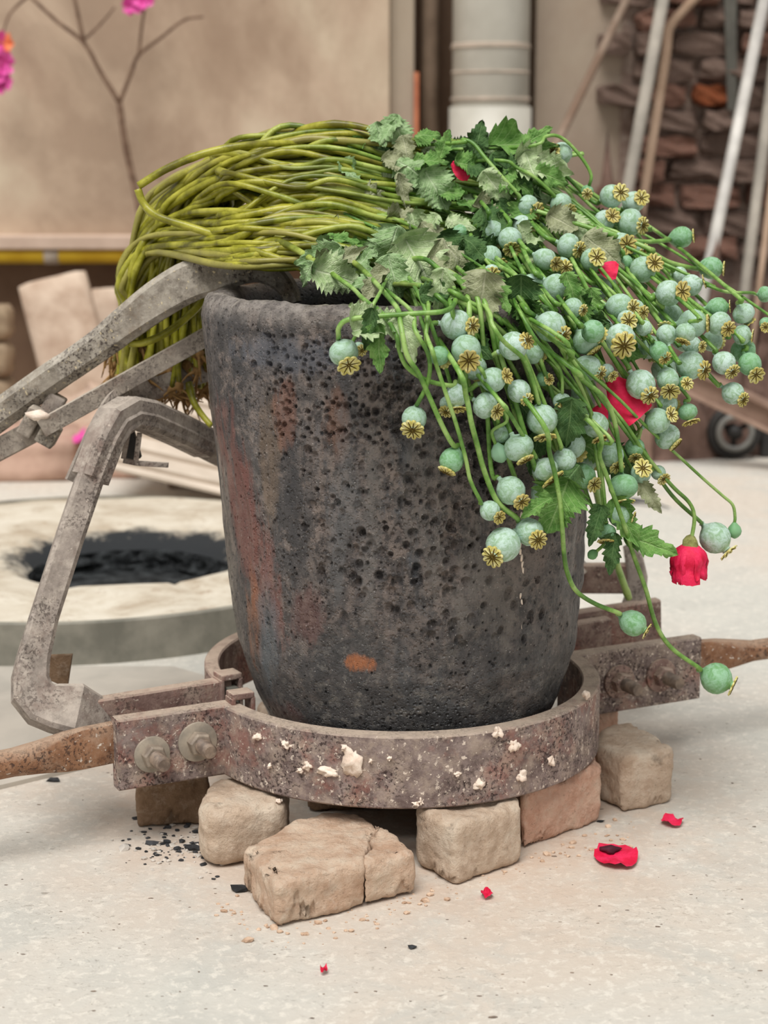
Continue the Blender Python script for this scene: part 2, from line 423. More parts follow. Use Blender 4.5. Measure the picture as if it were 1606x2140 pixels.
def crucible_mat():
    n = NT('glazed_pitted_clay_graphite')
    P = n.co()
    X, Y, Z = n.sep(P)
    V = n.scale(P, (1, 1, 0.28))                     # vertical runs of glaze
    runs = n.noise(17, 8, 0.66, V, 0.4)
    col = n.ramp(runs, [(0.37, rgb(50, 48, 50)), (0.46, rgb(84, 78, 76)), (0.54, rgb(120, 108, 101)), (0.62, rgb(76, 78, 82))])
    col = n.mix(n.ramp(n.noise(34, 9, 0.74, P), [(0.51, 0.0), (0.60, 0.8)]), col, rgb(136, 121, 112))
    col = n.mix(n.ramp(n.noise(95, 8, 0.74, P), [(0.43, 0.85), (0.53, 0.0)]), col, rgb(36, 31, 31))
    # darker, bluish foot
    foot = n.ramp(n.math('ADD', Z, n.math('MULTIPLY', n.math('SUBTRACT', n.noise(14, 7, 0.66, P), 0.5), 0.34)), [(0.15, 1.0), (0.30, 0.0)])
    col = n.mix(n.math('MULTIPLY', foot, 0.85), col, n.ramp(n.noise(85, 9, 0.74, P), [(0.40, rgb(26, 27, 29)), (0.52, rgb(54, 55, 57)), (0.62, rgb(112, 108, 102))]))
    def patch(x0, z0, rx, rz, c, amt, rot=0.0, edge=0.5):
        nonlocal col
        dx = n.math('SUBTRACT', X, x0); dz = n.math('SUBTRACT', Z, z0)
        if rot: dx = n.math('SUBTRACT', dx, n.math('MULTIPLY', dz, rot))
        a = n.math('POWER', n.math('DIVIDE', dx, rx), 2.0); b = n.math('POWER', n.math('DIVIDE', dz, rz), 2.0)
        q = n.math('ADD', n.math('ADD', a, b), n.math('MULTIPLY', n.math('SUBTRACT', n.noise(46, 9, 0.74, V), 0.5), 6.0))
        fr = n.n('ShaderNodeMath'); fr.operation = 'LESS_THAN'; n.put(fr.inputs[0], Y); fr.inputs[1].default_value = 0.0
        msk = n.math('MULTIPLY', n.math('MULTIPLY', n.ramp(q, [(0.15, 1.0), (1.0 + edge, 0.0)]), amt), fr.outputs[0])
        col = n.mix(msk, col, c)
    patch(-.150, .33, .022, .12, rgb(132, 72, 58), .70, -.22)
    patch(-.145, .23, .010, .055, rgb(172, 112, 72), .55)
    patch(-.125, .40, .012, .07, rgb(128, 104, 78), .5)
    patch(-.110, .445, .014, .035, rgb(140, 92, 70), .55)
    patch(-.060, .43, .014, .04, rgb(136, 96, 74), .5)
    patch(-.132, .21, .012, .07, rgb(96, 106, 112), .65)
    patch(-.055, .36, .016, .10, rgb(112, 112, 112), .55, .1)
    patch(-.105, .50, .06, .018, rgb(96, 100, 110), .55)
    patch(-.040, .205, .018, .010, rgb(178, 104, 52), .85)
    patch(-.115, .12, .03, .03, rgb(92, 36, 30), .75)
    patch(-.09, .25, .018, .03, rgb(112, 66, 58), .45)
    patch(.08, .28, .05, .06, rgb(128, 120, 112), .55)
    patch(.02, .40, .03, .10, rgb(112, 108, 104), .45)
    patch(-.03, .33, .012, .12, rgb(120, 116, 112), .5, .05)
    patch(.12, .36, .04, .08, rgb(120, 104, 96), .5)
    col = n.mix(n.ramp(n.noise(520, 3, 0.5, P), [(0.685, 0.0), (0.72, 0.7)]), col, rgb(205, 200, 194))  # tiny glints of the glaze, painted into the colour as sparse pale flecks
    # ashy rim
    rim = n.ramp(n.math('ADD', Z, n.math('MULTIPLY', n.math('SUBTRACT', n.noise(40, 5, 0.6, P), 0.5), 0.02)), [(0.523, 0.0), (0.541, 1.0)])
    col = n.mix(n.math('MULTIPLY', rim, 0.75), col, n.ramp(n.noise(70, 8, 0.7, P), [(0.4, rgb(112, 104, 98)), (0.6, rgb(182, 172, 162))]))
    # sooty inside
    rad = n.n('ShaderNodeVectorMath'); rad.operation = 'LENGTH'; n.put(rad.inputs[0], n.scale(P, (1, 1, 0)))
    ins = n.math('MULTIPLY', n.ramp(rad.outputs['Value'], [(0.160, 1.0), (0.172, 0.0)]), n.ramp(Z, [(0.40, 0.0), (0.42, 1.0)]))
    col = n.mix(ins, col, n.ramp(n.noise(45, 8, 0.75, P), [(0.35, rgb(16, 18, 20)), (0.7, rgb(70, 70, 70))]))
    # pits carried by the mesh are a little rougher inside
    v1 = n.voro(150, P); v2 = n.voro(290, P)
    m1 = n.ramp(n.noise(6, 3, 0.5, P), [(0.36, 0.0), (0.55, 1.0)])
    pit = n.math('MAXIMUM', n.math('MULTIPLY', n.ramp(v1, [(0.12, 1.0), (0.30, 0.0)]), m1), n.math('MULTIPLY', n.ramp(v2, [(0.12, 1.0), (0.32, 0.0)]), 0.5))
    h = n.math('SUBTRACT', n.math('MULTIPLY', n.noise(140, 9, 0.75, P), 1.3), pit)
    gl = n.ramp(n.noise(16, 5, 0.6, V), [(0.44, 0.55), (0.55, 0.20)])
    return n.done(col, gl, 0, n.bump(h, 1.0, 0.0030), 0.75)
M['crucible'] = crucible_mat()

# plants
def stem_mat():
    n = NT('poppy_stem')
    fac, c = n.attr('along')                        # 0 root ... 1 pod
    P = n.co()
    old = n.ramp(n.noise(30, 5, 0.6, n.shift(P)), [(0.38, rgb(96, 92, 14)), (0.5, rgb(138, 136, 28)), (0.62, rgb(172, 168, 60))])
    new = n.ramp(n.noise(30, 5, 0.6, n.shift(P)), [(0.38, rgb(74, 116, 44)), (0.5, rgb(110, 154, 66)), (0.62, rgb(154, 186, 106))])
    col = n.mix(n.ramp(fac, [(0.44, 0.0), (0.66, 1.0)]), old, new)
    col = n.mix(n.math('MULTIPLY', n.ramp(n.rnd(), [(0.80, 0.0), (0.97, 0.7)]), n.ramp(fac, [(0.5, 1.0), (0.8, 0.1)])), col, rgb(150, 142, 78))
    col = n.mix(n.ramp(n.voro(260, P), [(0.08, 0.5), (0.2, 0.0)]), col, rgb(84, 70, 30))
    return n.done(col, 0.40, 0, n.bump(n.noise(160, 5, 0.6, P), 0.3, 0.0008), 0.45)
M['stem'] = stem_mat()
def pod_mat(name, bloom, green, amt):
    n = NT(name)
    P = n.shift(n.co())
    a = n.ramp(n.noise(1.6, 6, 0.68, P, 1.2), [(0.44, 0.0), (0.60, 1.0)])
    scr = n.ramp(n.noise(4.5, 4, 0.6, P, 2.6), [(0.57, 0.0), (0.63, 1.0)])
    k = n.math('MAXIMUM', n.math('MULTIPLY', a, amt), n.math('MULTIPLY', scr, 0.65))
    base = n.mix(n.ramp(n.rnd(), [(0, 0.0), (1, 0.6)]), bloom, rgb(146, 182, 154))
    col = n.mix(k, base, green)
    col = n.mix(n.ramp(n.voro(7, P), [(0.03, 0.6), (0.08, 0.0)]), col, rgb(70, 90, 60))
    return n.done(col, 0.55, 0, n.bump(n.noise(9, 4, 0.6, P), 0.12, 0.02), 0.3)
M['pod'] = pod_mat('bloomed_pod', rgb(192, 214, 205), rgb(124, 160, 112), 0.75)
M['pod_green'] = pod_mat('green_pod', rgb(140, 182, 146), rgb(98, 150, 88), 0.8)
def crown_mat():
    n = NT('stigma_disc')
    P = n.shift(n.co())
    col = n.ramp(n.noise(2.5, 5, 0.6, P), [(0.38, rgb(200, 188, 100)), (0.5, rgb(218, 208, 130)), (0.62, rgb(232, 226, 170))])
    col = n.mix(n.ramp(n.rnd(), [(0.4, 0.0), (1.0, 0.45)]), col, rgb(186, 158, 80))
    return n.done(col, 0.75, 0, n.bump(n.noise(9, 4, 0.6, P), 0.4, 0.03), 0.2)
M['crown'] = crown_mat()
M['crown_ray'] = simple('stigma_ray', rgb(66, 52, 12), rgb(98, 80, 24), 6, 0.9, 0.3, 0.02)
def leaf_mat(name, c1, c2, vein):
    n = NT(name)
    P = n.shift(n.co())
    U = n.co('UV')
    u, v, _ = n.sep(U)
    col = n.ramp(n.noise(4.0, 8, 0.68, P), [(0.38, c1), (0.62, c2)])
    mid = n.math('ABSOLUTE', n.math('SUBTRACT', v, 0.5))
    w = n.n('ShaderNodeTexWave'); w.wave_type = 'BANDS'; w.bands_direction = 'X'
    cb = n.n('ShaderNodeCombineXYZ'); n.put(cb.inputs[0], n.math('SUBTRACT', u, n.math('MULTIPLY', mid, 0.7)))
    n.t.links.new(cb.outputs[0], w.inputs['Vector']); w.inputs['Scale'].default_value = 2.6
    vm = n.math('MAXIMUM', n.ramp(mid, [(0.012, 1.0), (0.035, 0.0)]), n.math('MULTIPLY', n.ramp(w.outputs['Fac'], [(0.90, 0.0), (0.98, 1.0)]), 0.6))
    col = n.mix(n.math('MULTIPLY', vm, 0.55), col, vein)
    n.b.inputs['Subsurface Weight'].default_value = 0.0
    return n.done(col, 0.62, 0, n.bump(n.math('ADD', n.noise(7, 6, 0.6, P), n.math('MULTIPLY', vm, 0.4)), 0.5, 0.03), 0.3)
M['leaf_pale'] = leaf_mat('pale_leaf', rgb(154, 180, 124), rgb(200, 216, 170), rgb(222, 230, 198))
M['leaf_green'] = leaf_mat('green_leaf', rgb(84, 130, 56), rgb(126, 168, 88), rgb(168, 198, 132))
M['leaf_blue'] = leaf_mat('glaucous_leaf', rgb(120, 154, 96), rgb(168, 196, 144), rgb(202, 218, 180))
M['leaf_dark'] = leaf_mat('dark_leaf', rgb(52, 86, 42), rgb(84, 118, 64), rgb(120, 150, 98))
M['leaf_grey'] = leaf_mat('withered_leaf', rgb(134, 140, 102), rgb(176, 180, 144), rgb(198, 198, 168))
M['red'] = simple('crimson_petal', rgb(206, 14, 58), rgb(236, 44, 92), 60, 0.55, 0.5, 0.002, spec=0.3)
M['red_dark'] = simple('dark_petal_base', rgb(60, 16, 30), rgb(92, 22, 42), 60, 0.7, 0.3)
M['sepal'] = simple('hairy_calyx', rgb(112, 110, 60), rgb(150, 152, 92), 200, 0.8, 0.4, 0.001)
M['root'] = simple('dry_root', rgb(128, 96, 56), rgb(172, 136, 88), 90, 0.9, 0.3)
# ------------------------------------------------------------------ the place: floor, walls
YW = 2.75                                            # plaster wall
def slab_obj(name, x0, x1, y0, y1, z0, z1, mat, parent=None, bevel=0.004):
    return MB().add(*box_vf(((x0 + x1) / 2, (y0 + y1) / 2, (z0 + z1) / 2), x1 - x0, y1 - y0, z1 - z0)).obj(name, mat, parent, False, bevel)
fl = slab_obj('floor', -2.6, 2.6, -2.4, 3.4, -0.10, 0.0, M['floor'], None, 0)
tag(fl, kind='structure')
XL, XC, XD = at(815, 300, YW).x, at(866, 300, YW + .03).x, at(1120, 300, YW).x
w = slab_obj('wall_left', -2.6, XL, YW, YW + .3, at(100, 492, YW - .05).z - .01, 2.4, M['plaster']); tag(w, kind='structure')
w2 = slab_obj('wall_left_base', -2.6, XL, YW + .06, YW + .3, 0.0, at(100, 492, YW - .05).z - .01, M['plaster_dark']); tag(w2, kind='structure')
w3 = slab_obj('wall_pier', XL, XC, YW + .03, YW + .3, 0.0, 2.4, M['plaster_grey']); tag(w3, kind='structure')
w4 = slab_obj('wall_recess', XC, XD, YW + .22, YW + .32, 0.0, 2.4, M['plaster_dark']); tag(w4, kind='structure')
XB = at(1300, 300, YW).x
w5 = slab_obj('wall_back', XD, XB + .03, YW + .05, YW + .3, 0.0, 2.4, M['plaster_grey']); tag(w5, kind='structure')
zl = at(100, 492, YW - .05).z
tr = slab_obj('trim_1', -2.6, XL, YW - .055, YW + .06, zl - .035, zl, M['ledge']); tag(tr, kind='structure')

# brick wall on the right: every brick its own piece, uneven in depth, with broken rubble higher up
wr = slab_obj('wall_right', XB, 2.6, YW + .045, YW + .35, 0.0, 2.4, M['old_mortar']); tag(wr, kind='structure')
wr.location = (0, 0, 0)
rb = random.Random(4)
brick_meshes = []
for k in range(6):
    bm = bmesh.new()
    bmesh.ops.create_cube(bm, size=1.0)
    bmesh.ops.subdivide_edges(bm, edges=bm.edges[:], cuts=2, use_grid_fill=True)
    for q in bm.verts:
        j = mnoise.noise_vector(q.co * 2.3 + Vector((k * 7.1, 0, 0)))
        s = max(abs(q.co.x), abs(q.co.y), abs(q.co.z))
        nn = sum(1 for t in q.co if abs(t) > .45)
        q.co *= (1 - 0.05 * (nn - 1))
        q.co += Vector((j.x * .06, j.y * .22, j.z * .26))
    me = bpy.data.meshes.new('old_brick'); bm.to_mesh(me); bm.free()
    me.polygons.foreach_set('use_smooth', [False] * len(me.polygons))
    brick_meshes.append(me)
bvar = {}
for k, me in enumerate(brick_meshes):
    for q in ('old_red', 'old_brown', 'old_orange'):
        m2 = me.copy(); m2.materials.append(M[q]); bvar[(k, q)] = m2
z = 0.0; row = 0
while z < 1.22:
    hgt = 0.056 if z < .60 else 0.050
    x = XB - .06 + (row % 2) * .09
    while x < 1.75:
        L = rb.uniform(.15, .21) if z < .55 else rb.uniform(.07, .17)
        rough = 0.02 if z < .55 else 0.05
        if rb.random() > (0.03 if z < .55 else .10):
            px, py = topx((x + L / 2, YW, z + .02))
            q = rb.choices(('old_brown', 'old_red', 'old_orange'), (.60, .38, .02) if z < .7 else (.84, .16, .0))[0]
            if px < 1330: q = 'old_brown'
            if 1425 < px < 1520 and 190 < py < 250: q = 'old_orange'
            T = Matrix.Translation((x + L / 2, YW + .075 - rb.random() * rough, z + hgt / 2 + rb.uniform(-.003, .003)))
            Rm = Matrix.Rotation(rb.uniform(-.05, .05), 4, 'Z') @ Matrix.Rotation(rb.uniform(-.04, .04) * (1 if z < .55 else 3), 4, 'Y')
            S = Matrix.Diagonal((L, .11, hgt, 1))
            instance('brick', bvar[(rb.randrange(6), q)], T @ Rm @ S, wr)
        x += L + rb.uniform(.008, .016)
    z += hgt + .011; row += 1

# drain pipe with joint bands
pc = at(1025, 250, YW - .03); pr = mm(pc, 80)
dp = empty('drain_pipe', (pc.x, YW - .03, 0))
tag(dp, 'fat pale grey drain pipe standing upright before the wall recess', 'pipe')
MB().add(*sweep_vf([(pc.x, YW - .03, 0), (pc.x, YW - .03, 2.4)], [circ(pr, 40)] * 2)).obj('pipe_body', M['pipe'], dp)
for py, e, hh in ((92, .0015, .008), (97, .0035, .006), (150, .002, .007), (207, .0035, .010)):
    zc = at(1025, py, YW - .1).z
    MB().add(*sweep_vf([(pc.x, YW - .03, zc - hh / 2), (pc.x, YW - .03, zc + hh / 2)], [circ(pr + e, 40)] * 2)).obj('joint_band', M['pipe_band'], dp)
zc = at(1025, 212, YW - .1).z
MB().add(*sweep_vf([(pc.x, YW - .03, 0.0), (pc.x, YW - .03, zc - .012)], [circ(pr + .007, 40)] * 2)).obj('socket', M['pipe'], dp)

def upright(name, px, Y, rpx, mat, z0, z1, label, cat):
    c = at(px, 200, Y); r = mm(c, rpx)
    o = MB().add(*cyl_vf((c.x, Y, z0), (c.x, Y, z1), r, None, 16)).obj(name, mat)
    return tag(o, label, cat)
upright('conduit', 899, YW + .10, 20, M['conduit'], 0, 2.4, 'brown vertical conduit in the recess beside the fat drain pipe', 'pipe')
upright('thin_pipe', 871, YW + .02, 5, M['copper'], 0, at(871, 150, YW).z, 'thin rusty orange pipe at the corner of the plaster pier', 'pipe')

# yellow pipe under the ledge
yp = at(100, 533, YW - .02); yr = mm(yp, 17)
yo = empty('yellow_pipe', (yp.x, YW - .02, yp.z)); tag(yo, 'yellow painted pipe running along the wall under the ledge', 'pipe')
MB().add(*sweep_vf([(-2.5, YW - .025, yp.z), (XL - .02, YW - .025, yp.z)], [circ(yr, 20)] * 2)).obj('pipe_body', M['yellow'], yo)
for px in (110, 560):
    c = at(px, 533, YW - .02); MB().add(*sweep_vf([(c.x - .018, YW - .025, yp.z), (c.x + .018, YW - .025, yp.z)], [circ(yr + .002, 20)] * 2)).obj('clip', M['grey_paint'], yo)

# rods leaning on the brick wall
def rod(name, pts, r, mat, label, cat='rod', k=10):
    o = MB().add(*sweep_vf(pts, [circ(r, k)] * len(pts))).obj(name, mat)
    return tag(o, label, cat, 'rods leaning on the wall')
def extend(p, q, zt):                                # continue q->... to height zt
    p, q = Vector(p), Vector(q); d = q - p
    return p + d * ((zt - p.z) / d.z)
def lean(px0, py0, Y0, px1, py1, Y1, zt=0.0, ztop=None):
    a, b = at(px0, py0, Y0), at(px1, py1, Y1)
    a, b = at(px0, py0, Y0 - .05), at(px1, py1, Y1 - .05)
    lo = extend(a, b, zt); hi = extend(b, a, ztop) if ztop else a
    if hi.y > YW - .045: hi = b + (a - b) * ((YW - .045 - b.y) / (a.y - b.y))
    return [hi, lo]
rod('leaning_rod', lean(1310, 0, YW - .02, 1172, 285, YW - .30, .014, 1.15), .010, M['brown_rod'], 'brown rod slanting away from the brick wall toward the drain pipe')
rod('leaning_rod', lean(1386, 0, YW - .04, 1312, 400, YW - .14, .014, 1.2), .0150, M['grey_rod'], 'thick dull grey rod beside the bent beige rod')
p3 = [at(1490, -40, YW - .03), at(1436, 14, YW - .03), at(1410, 42, YW - .03), at(1398, 62, YW - .03), at(1394, 110, YW - .04), at(1348, 400, YW - .12)]
p3.append(extend(p3[4], p3[5], .01))
rod('bent_rod', p3, .0115, M['beige_rod'], 'beige rod with its top bent over')
rod('leaning_rod', lean(1598, 0, YW - .06, 1485, 545, YW - .34, .014, 1.2), .0145, M['steel_rod'], 'bright silver rod leaning before the brick wall')
rod('leaning_rod', lean(1614, 170, YW - .05, 1558, 600, YW - .25, .014, 1.1), .0135, M['grey_rod'], 'dull grey rod next to the bright silver rod, leaning at the same slant')
rod('leaning_rod', lean(1640, 170, YW - .05, 1588, 600, YW - .25, .014, 1.1), .0080, M['beige_rod'], 'thin beige rod leaning beyond the dull grey rod')
c = at(1527, 0, YW - .01); c2 = at(1531, 250, YW - .01)
so = MB().add(*sweep_vf([c + Vector((0, 0, .4)), c, c2], [rect(.030, .008)] * 2 + [rect(.022, .008)], up=Vector((0, -1, 0)))).obj('hanging_strap', M['dark_strap'], None, False)
tag(so, 'dark grey strap hanging flat against the brick wall', 'strap')

# earth heap, beam, wheel on the right
def heap(name, cx, cy, rx, ry, hgt, mat, label, cat, seed, nx=56, ny=56, rough=.10):
    v, f = [], []
    for j in range(ny):
        for i in range(nx):
            a, b = i / (nx - 1) * 2 - 1, j / (ny - 1) * 2 - 1
            r = math.hypot(a, b)
            zz = max(0, 1 - r) ** .8 * hgt
            q = Vector((a * 3 + seed, b * 3, seed))
            zz += (mnoise.fractal(q * 2.2, .8, 2.1, 5) * rough) * max(0, min(1, (1.0 - r) * 4)) * hgt * 1.6
            v.append((cx + a * rx, cy + b * ry, max(-.004, zz) if r < .98 else -.004))
    for j in range(ny - 1):
        for i in range(nx - 1):
            k = j * nx + i; f.append((k, k + 1, k + nx + 1, k + nx))
    return tag(obj(name, v, f, mat), label, cat)
heap('earth_heap', .52, 2.42, .38, .31, .50, M['earth'], 'taller heap of dark brown earth against the brick wall', 'earth heap', 3.1, 90, 80, .30)
heap('earth_heap', 1.02, 2.44, .36, .30, .36, M['earth'], 'lower heap of dark brown earth beyond the sloping channel', 'earth heap', 5.3, 90, 80, .30)
q0, q1 = at(1330, 742, 2.10), at(1680, 905, 1.98)
bo = empty('steel_beam', (q0.x, q0.y, 0)); tag(bo, 'brown dusty steel channel sloping before the earth heaps', 'beam')
for dz, t, hh in ((0.0, .014, .048), (.026, .050, .008), (-.026, .050, .008)):
    MB().add(*sweep_vf([q0 + Vector((0, 0, dz)), q1 + Vector((0, 0, dz))], [rect(t, hh)] * 2)).obj('web' if dz == 0 else 'beam_flange', M['beam'], bo, False, .001)
for q in (q0.lerp(q1, .06), q1):
    MB().add(*box_vf((q.x, q.y + .02, (q.z - .028) / 2), .04, .03, q.z - .028)).obj('support_leg', M['beam'], bo, False, .002)
wc = at(1535, 902, 2.16)
wh = empty('iron_wheel', (wc.x, wc.y, 0)); tag(wh, 'black iron wheel standing on the floor under the steel channel', 'wheel')  # the black wheel upright under the beam
wr_ = wc.z
def torus_vf(c, Rr, r, axis='Y', n=40, k=10):
    pts = [(c[0] + Rr * math.cos(2 * math.pi * i / n), c[1], c[2] + Rr * math.sin(2 * math.pi * i / n)) for i in range(n)]
    v, f = [], []
    for i in range(n):
        a = 2 * math.pi * i / n
        for j in range(k):
            b = 2 * math.pi * j / k
            v.append((c[0] + (Rr + r * math.cos(b)) * math.cos(a), c[1] + r * 1.3 * math.sin(b), c[2] + (Rr + r * math.cos(b)) * math.sin(a)))
            f.append((i * k + j, i * k + (j + 1) % k, ((i + 1) % n) * k + (j + 1) % k, ((i + 1) % n) * k + j))
    return v, f
MB().add(*torus_vf((wc.x, wc.y, wr_), wr_ - .011, .011)).obj('rim', M['black_iron'], wh)
MB().add(*torus_vf((wc.x, wc.y - .016, wr_), wr_ * .60, .007)).obj('inner_ring', M['grey_iron'], wh)
MB().add(*cyl_vf((wc.x, wc.y - .02, wr_), (wc.x, wc.y + .03, wr_), .016)).obj('hub', M['black_iron'], wh)
for a in range(3):
    t = a * 2 * math.pi / 3 + .5
    MB().add(*cyl_vf((wc.x, wc.y, wr_), (wc.x + math.cos(t) * (wr_ - .01), wc.y, wr_ + math.sin(t) * (wr_ - .01)), .006)).obj('spoke', M['black_iron'], wh)
cr = at(1612, 930, 2.16)
tag(MB().add(*box_vf((cr.x + .05, 2.22, .05), .14, .10, .10)).obj('iron_block', M['black_iron'], None, False, .006), 'dark iron block on the floor beside the wheel', 'block')

# charred stick on the floor behind the crucible
s0, s1 = ground(1300, 1046, .006), ground(1400, 1062, .004)
pts = [s0.lerp(s1, t) + Vector((0, .012 * math.sin(t * 3), .004 * math.sin(t * 3))) for t in np.linspace(0, 1, 9)]
tag(MB().add(*sweep_vf(pts, [circ(max(.0015, .010 * (1 - t) ** .7), 8, max(.001, .006 * (1 - t) ** .7)) for t in np.linspace(0, 1, 9)])).obj('charred_stick', M['charcoal']), 'thin black charred stick lying on the floor', 'stick')

# ------------------------------------------------------------------ left background
CX, CY, CR, CT = -.50, .97, .455, .056
HX, HY, HR = -.415, .905, .155
fo = empty('furnace_cover', (CX, CY, 0)); tag(fo, 'round fireclay furnace cover with a sooty centre hole and grey rim band', 'furnace cover')
N = 96
rf = random.Random(9)
# top surface: ring between the hole and the rim, softly bulging, cracked into sectors
v, f = [], []
NR = 22
cracks = [(-1.95, .05), (-1.05, .04), (-.25, .045), (.9, .05), (2.3, .05)]
for i in range(N):
    a = 2 * math.pi * i / N
    hole = HR * (1 + .06 * mnoise.noise(Vector((math.cos(a) * 2.2, math.sin(a) * 2.2, 3))))
    # from hole centre ray to outer circle
    dx, dy = math.cos(a), math.sin(a)
    ox, oy = HX - CX, HY - CY
    b = ox * dx + oy * dy; cc = ox * ox + oy * oy - (CR - .004) ** 2
    far = -b + math.sqrt(b * b - cc)
    for j in range(NR):
        t = j / (NR - 1)
        r = hole + (far - hole) * t
        zz = CT + .010 * math.sin(t * math.pi) + .004 * mnoise.noise(Vector((HX + dx * r, HY + dy * r, 0)) * 9)
        if t < .12: zz -= (1 - t / .12) ** 2 * .018
        for ca, wd in cracks:
            da = abs((a - ca + math.pi) % (2 * math.pi) - math.pi) + .03 * mnoise.noise(Vector((r * 14, ca, 0)))
            zz -= .006 * math.exp(-(da / wd) ** 2) * (1 - t) ** .5
        v.append((HX + dx * r, HY + dy * r, zz))
for i in range(N):
    for j in range(NR - 1):
        a, b2 = i * NR + j, ((i + 1) % N) * NR + j
        f.append((a, a + 1, b2 + 1, b2))
obj('cover_top', v, f, M['cover'], fo)
# lining of the hole
v, f = [], []
for i in range(N):
    a = 2 * math.pi * i / N
    for j in range(8):
        t = j / 7
        r = HR * (1 + .06 * mnoise.noise(Vector((math.cos(a) * 2.2, math.sin(a) * 2.2, 3)))) - .004 * t + .016 * mnoise.noise(Vector((math.cos(a) * 9, math.sin(a) * 9, j * .9))) * (t > 0)
        v.append((HX + math.cos(a) * r, HY + math.sin(a) * r, CT - .017 - t * .038))
for i in range(N):
    for j in range(7):
        a, b2 = i * 8 + j, ((i + 1) % N) * 8 + j
        f.append((a, b2, b2 + 1, a + 1))
obj('hole_lining', v, f, M['soot'], fo)
poly = [(HX + math.cos(2 * math.pi * i / 48) * .26, HY + math.sin(2 * math.pi * i / 48) * .26) for i in range(48)]
MB().add(*prism_vf(poly, .001, .006)).obj('pit_bottom', M['soot'], fo)
v, f = [], []
for i in range(N):
    a = 2 * math.pi * i / N
    for r, zz in ((CR, 0), (CR, CT + .002), (CR - .008, CT + .004), (CR - .008, 0)):
        v.append((CX + math.cos(a) * r, CY + math.sin(a) * r, zz))
for i in range(N):
    for j in range(4):
        a, b2 = i * 4, ((i + 1) % N) * 4
        f.append((a + j, b2 + j, b2 + (j + 1) % 4, a + (j + 1) % 4))
obj('rim_band', v, f, M['cover_band'], fo, False)

# steel sheet on the floor by the left handle
ga, gb = ground(0, 1650), ground(185, 1606)
d = (gb - ga).normalized()
A0, A1 = ga - d * .9, ga + d * .22
shp = [(A0.x, A0.y), (A1.x, A1.y), (A1.x + .03, .44), (CX + .2, .50), (-1.3, .50)]
MBs = MB().add(*prism_vf(shp, .0002, .005))
tag(MBs.obj('steel_sheet', M['sheet'], None, False), 'thin grey steel sheet lying on the floor between furnace cover and handle', 'sheet')

# pink stone block, ribbed tray, sand, slabs, planks
p = ground(60, 1010, 0)
def stone(name, c, s, rz, mat, label, cat, seed, cuts=5, nz=.08, parent=None, tilt=None):
    bm = bmesh.new(); bmesh.ops.create_cube(bm, size=1.0)
    bmesh.ops.subdivide_edges(bm, edges=bm.edges[:], cuts=cuts, use_grid_fill=True)
    Rm = (tilt or Matrix()).to_3x3() @ Matrix.Rotation(rz, 3, 'Z')
    for q in bm.verts:
        e = q.co.copy()
        nn = sum(1 for t in e if abs(t) > .49)
        if nn >= 2: q.co *= (1 - .025 * (nn - 1))
        j = mnoise.noise_vector(e * 3 + Vector((seed * 3.3, 0, 0))) * nz * min(s)
        q.co = Rm @ Vector((q.co.x * s[0] + j.x, q.co.y * s[1] + j.y, q.co.z * s[2] + j.z)) + Vector(c)
    me = bpy.data.meshes.new(name); bm.to_mesh(me); bm.free(); me.materials.append(mat)
    me.polygons.foreach_set('use_smooth', [True] * len(me.polygons))
    o = link(bpy.data.objects.new(name, me), parent)
    if label: tag(o, label, cat)
    return o
stone('stone_slab', (-.98, 1.98, .045), (.62, .24, .090), .06, M['pink_stone'], 'long pinkish stone slab on the floor behind the furnace cover', 'stone', 2)
stone('stone_slab', (-.62, 2.03, .042), (.20, .22, .084), -.15, M['pink_stone'], 'short pinkish stone lying against the end of the long stone slab', 'stone', 5)
tc = Vector((-.34, 1.80, .085))
to = empty('ribbed_tray', (tc.x, tc.y, 0)); tag(to, 'pale grey ribbed sheet tilted on a block behind the furnace cover', 'sheet')
Rt = Matrix.Rotation(R(20), 3, 'X') @ Matrix.Rotation(R(15), 3, 'Y')
MB().add(*box_vf(tc, .46, .36, .006, Rt)).obj('sheet_plate', M['tray'], to, False)
for k in range(6):
    off = Rt @ Vector((0, -.15 + k * .06, .007))
    MB().add(*box_vf(tc + off, .46, .018, .012, Rt)).obj('rib', M['tray'], to, False, .003)
MB().add(*box_vf((tc.x - .02, tc.y + .06, .036), .20, .12, .072)).obj('block', M['plaster_dark'], to, False, .004)
heap('sand_heap', -.44, 2.32, .52, .26, .20, M['sand'], 'low heap of pinkish sand along the foot of the plaster wall', 'sand heap', 7.7, 70, 60, .2)
for px0, py0, px1, py1, Y, th, lab, sd_ in (
        (60, 583, 205, 800, 2.42, .035, 'square mottled fireclay slab leaning on a smaller one before the dark wall', 1),
        (185, 600, 243, 800, 2.55, .03, 'narrow fireclay slab standing behind the square mottled slab', 2)):
    a, b = at(px0, py0, Y), at(px1, py0, Y); wd = b.x - a.x
    hgt = a.z - .01
    tl = Matrix.Rotation(R(-14 if sd_ == 1 else -4), 4, 'Y') @ Matrix.Rotation(R(-7), 4, 'X')
    stone('fireclay_slab', ((a.x + b.x) / 2 + .015, Y - .012, hgt / 2 + (.020 if sd_ == 1 else .008)), (wd, th, hgt), 0, M['slab'], lab, 'slab', sd_, 6, .05, None, tl)
for k in range(4):
    zz = .02 + k * .084
    stone('wood_plank', (-1.30, 2.34 + k * .004, zz + .016), (.84, .10, .080), rf.uniform(-.02, .02), M['plank'],
          'weathered plank in the low stack by the leaning slabs, ' + ('lowest', 'second from the floor', 'third from the floor', 'topmost')[k], 'plank', 11 + k, 4, .05)
# pink fallen petal on the stone slab
pk = at(138, 922, 1.92)

